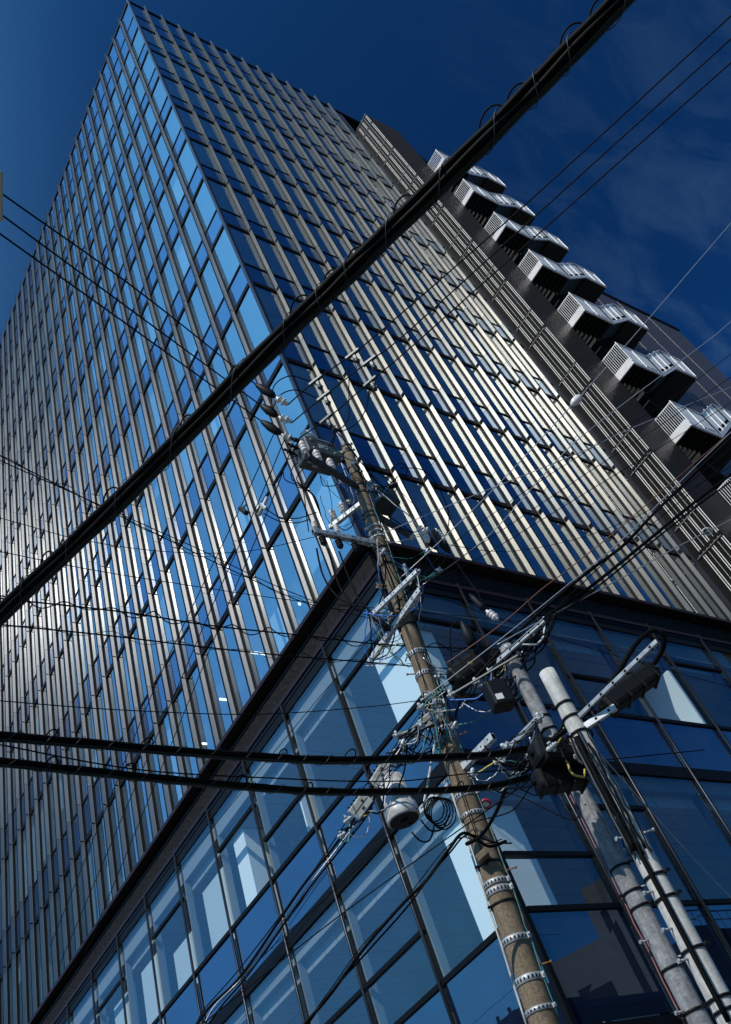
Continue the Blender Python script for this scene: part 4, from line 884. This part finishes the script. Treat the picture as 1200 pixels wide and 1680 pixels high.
# thin service drops strung between the hardware: each runs from one fixing to another and sags
places = [('white arms of the brown pole', 13.8, [(606, 1086), (690, 967), (650, 1025), (684, 938), (612, 1008), (628, 905), (662, 1090), (640, 1010), (668, 1000), (630, 1055), (600, 1010)], 44),
          ('terminal box on the brown pole', 12.2, [(706, 1178), (680, 1200), (722, 1165), (650, 1206), (735, 1215), (700, 1140), (712, 1225), (640, 1240), (690, 1165)], 34),
          ('grey pole top', 10.0, [(835, 1065), (890, 1020), (800, 1100), (740, 1140), (850, 1075), (780, 1120), (815, 1140), (870, 1040), (905, 1005), (845, 1090), (765, 1150)], 44),
          ('whitish pole bracket', 8.2, [(925, 1190), (940, 1215), (960, 1180), (930, 1160), (915, 1140), (950, 1240), (905, 1225), (965, 1260)], 30),
          ('cables by the grey bucket', 11.2, [(612, 1290), (591, 1323), (640, 1250), (660, 1220), (560, 1370), (605, 1330), (570, 1345), (690, 1190)], 22),
          ('pole head crossarms', 15.8, [(505, 750), (535, 735), (560, 790), (600, 800), (628, 800), (655, 785), (543, 864), (515, 872), (573, 823), (608, 893), (676, 881), (700, 870), (545, 700), (580, 760)], 34),
          ('gap between the brown and grey poles', 10.8, [(690, 1160), (740, 1140), (770, 1090), (700, 1075), (800, 1060), (720, 1110), (745, 1190), (830, 1130)], 24),
          ('upper shaft of the brown pole', 14.5, [(615, 890), (640, 930), (655, 955), (700, 905), (735, 910), (622, 960), (648, 985), (720, 935)], 22),
          ('arm between the closures and the grey pole', 9.0, [(830, 1225), (815, 1250), (884, 1178), (868, 1240), (900, 1290), (790, 1232), (845, 1275), (775, 1270), (870, 1215)], 24)]
cols = ['cable_black'] * 12 + ['wire_teal', 'wire_white', 'wire_grey', 'wire_grey', 'wire_blue', 'wire_yellow']
CN = {'cable_black': 'black', 'wire_teal': 'teal', 'wire_white': 'white', 'wire_grey': 'grey', 'wire_blue': 'blue', 'wire_yellow': 'yellow'}
for wn, d, an, n in places:
    for k in range(n):
        a, b = random.sample(an, 2)
        if math.hypot(a[0] - b[0], a[1] - b[1]) > 120: b = (a[0] + (b[0] - a[0]) * .5, a[1] + (b[1] - a[1]) * .5)
        a = (a[0] + random.uniform(-7, 7), a[1] + random.uniform(-7, 7)); b = (b[0] + random.uniform(-7, 7), b[1] + random.uniform(-7, 7))
        pa, pb = at(*a, d + random.uniform(-.15, .2)), at(*b, d + random.uniform(-.15, .2)); ln = (pb - pa).length
        sag = ln * random.choice((.05, .12, .25, .45)) + .02; bow = (M3.col[0] * random.uniform(-.12, .12) + M3.col[2] * random.uniform(-.1, .1)) * ln
        pts = []
        for q in range(9):
            t = q / 8; pts.append(pa.lerp(pb, t) - Z_ * sag * 4 * t * (1 - t) + bow * math.sin(math.pi * t) + Vector((random.uniform(-1, 1), random.uniform(-1, 1), random.uniform(-1, 1))) * .012)
        mn = random.choice(cols)
        wire('loose %s drop wire strung at the %s' % (CN[mn], wn), pts, random.choice((.005, .006, .009, .011)), mn, 'drop_wire', 'drop wire', 'loose %s drop wires at the %s' % (CN[mn], wn), n=3, seg=5)
    for k, (px, py) in enumerate(random.sample(an, max(4, len(an) // 2 + 1))):
        c = at(px, py, d - .08); th = random.uniform(0, 3); a = (M3.col[0] * math.cos(th) + M3.col[1] * math.sin(th)); b = a.cross(M3.col[2])
        m = MB(); m.prof(c - a * .06, c + a * .06, [(0, .010), (.15, .024), (.45, .024), (.5, .032), (.55, .024), (.85, .024), (1, .010)], 10); m.obox(c, a * .018, b * .05, M3.col[2] * .012, 0, .004); m.prof(c + b * .035 - M3.col[2] * .03, c + b * .035 + M3.col[2] * .03, [(0, .009), (1, .009)], 6)
        tag(m.build('cable_clamp', MAT['steel_white'], origin=c), 'small galvanised cable clamp at the %s' % wn, 'cable clamp', 'cable clamps at the %s' % wn)

# ------------------------------------------------------------------ across the street: seen only mirrored in the podium glass
h = empty('corner_house', (39.2, -9, 0)); tag(h, 'plain pale house turned to the corner with a slit window, mirrored in the podium glass', 'house')
def turned(mb, s0, s1, d0, d1, z0, z1, mi=0):
    u, n = Vector((.5, .866, 0)), Vector((-.866, .5, 0)); o = Vector((39.2, -9, 0))
    mb.obox(o + u * (s0 + s1) / 2 + n * (d0 + d1) / 2 + Z_ * (z0 + z1) / 2, u * abs(s1 - s0) / 2, n * abs(d1 - d0) / 2, Z_ * (z1 - z0) / 2, mi); return mb
m = MB(); turned(m, 0, 1.6, -4, 0, 0, 18.9); turned(m, -3.2, -.003, -4, -.3, 0, 16.4); m.build('wall', MAT['house_white'], h)
m = MB(); turned(m, .6, .95, .001, .03, 4, 17.4); m.build('slit_window', MAT['house_dark'], h)
m = MB(); turned(m, -2.2, -.7, -.299, -.27, 0, 14.7); m.build('opening', MAT['house_dark'], h)
h = empty('low_shop', (40, -6, 0)); tag(h, 'long dark low shop before the pale house, mirrored in the podium glass', 'shop')
m = MB(); m.box(20, 43.5, -6.6, -5.6, 0, 12.0); m.build('wall', MAT['house_dark'], h); m = MB(); m.box(19.8, 43.6, -6.8, -5.4, 12.01, 12.3); m.build('roof', MAT['roof_tin'], h)
h = empty('dark_block', (54, -12, 0)); tag(h, 'dark block with a roof railing beside the pale house, mirrored in glass', 'block')
m = MB(); m.box(46.3, 66, -16, -9, 0, 16.6); m.build('wall', MAT['house_dark'], h)
m = MB()
for i in range(22): m.box(46.5 + i * .8, 46.54 + i * .8, -9.2, -9.16, 16.61, 17.7)
m.box(46.4, 64, -9.21, -9.15, 17.7, 17.76); m.box(46.4, 64, -9.2, -9.16, 17.2, 17.24); m.build('roof_railing', MAT['steel_dark'], h)
h = empty('tin_roof_shed', (-8, 38, 0)); tag(h, 'dark shed with a ribbed tin roof across the side street', 'shed')
m = MB(); m.box(-12, -7, 24, 60, 0, 13.0); m.build('wall', MAT['house_dark'], h)
m = MB(); m.box(-12.2, -6.8, 23.8, 60.2, 13.02, 13.4)
for i in range(40): m.box(-6.798, -6.72, 24 + i * .9, 24.16 + i * .9, 9.2, 13.6)
m.build('roof', MAT['roof_tin'], h)
# beige sheet edge at the far left
c = atz(-9, 322, 9.0); m = MB(); m.obox(c, M3.col[0] * .058, M3.col[1] * .19, M3.col[2] * .02, 0, .004); tag(m.build('sign_board', MAT['beige_sheet'], origin=c), 'edge of a beige board at the left border under the sky', 'sign')
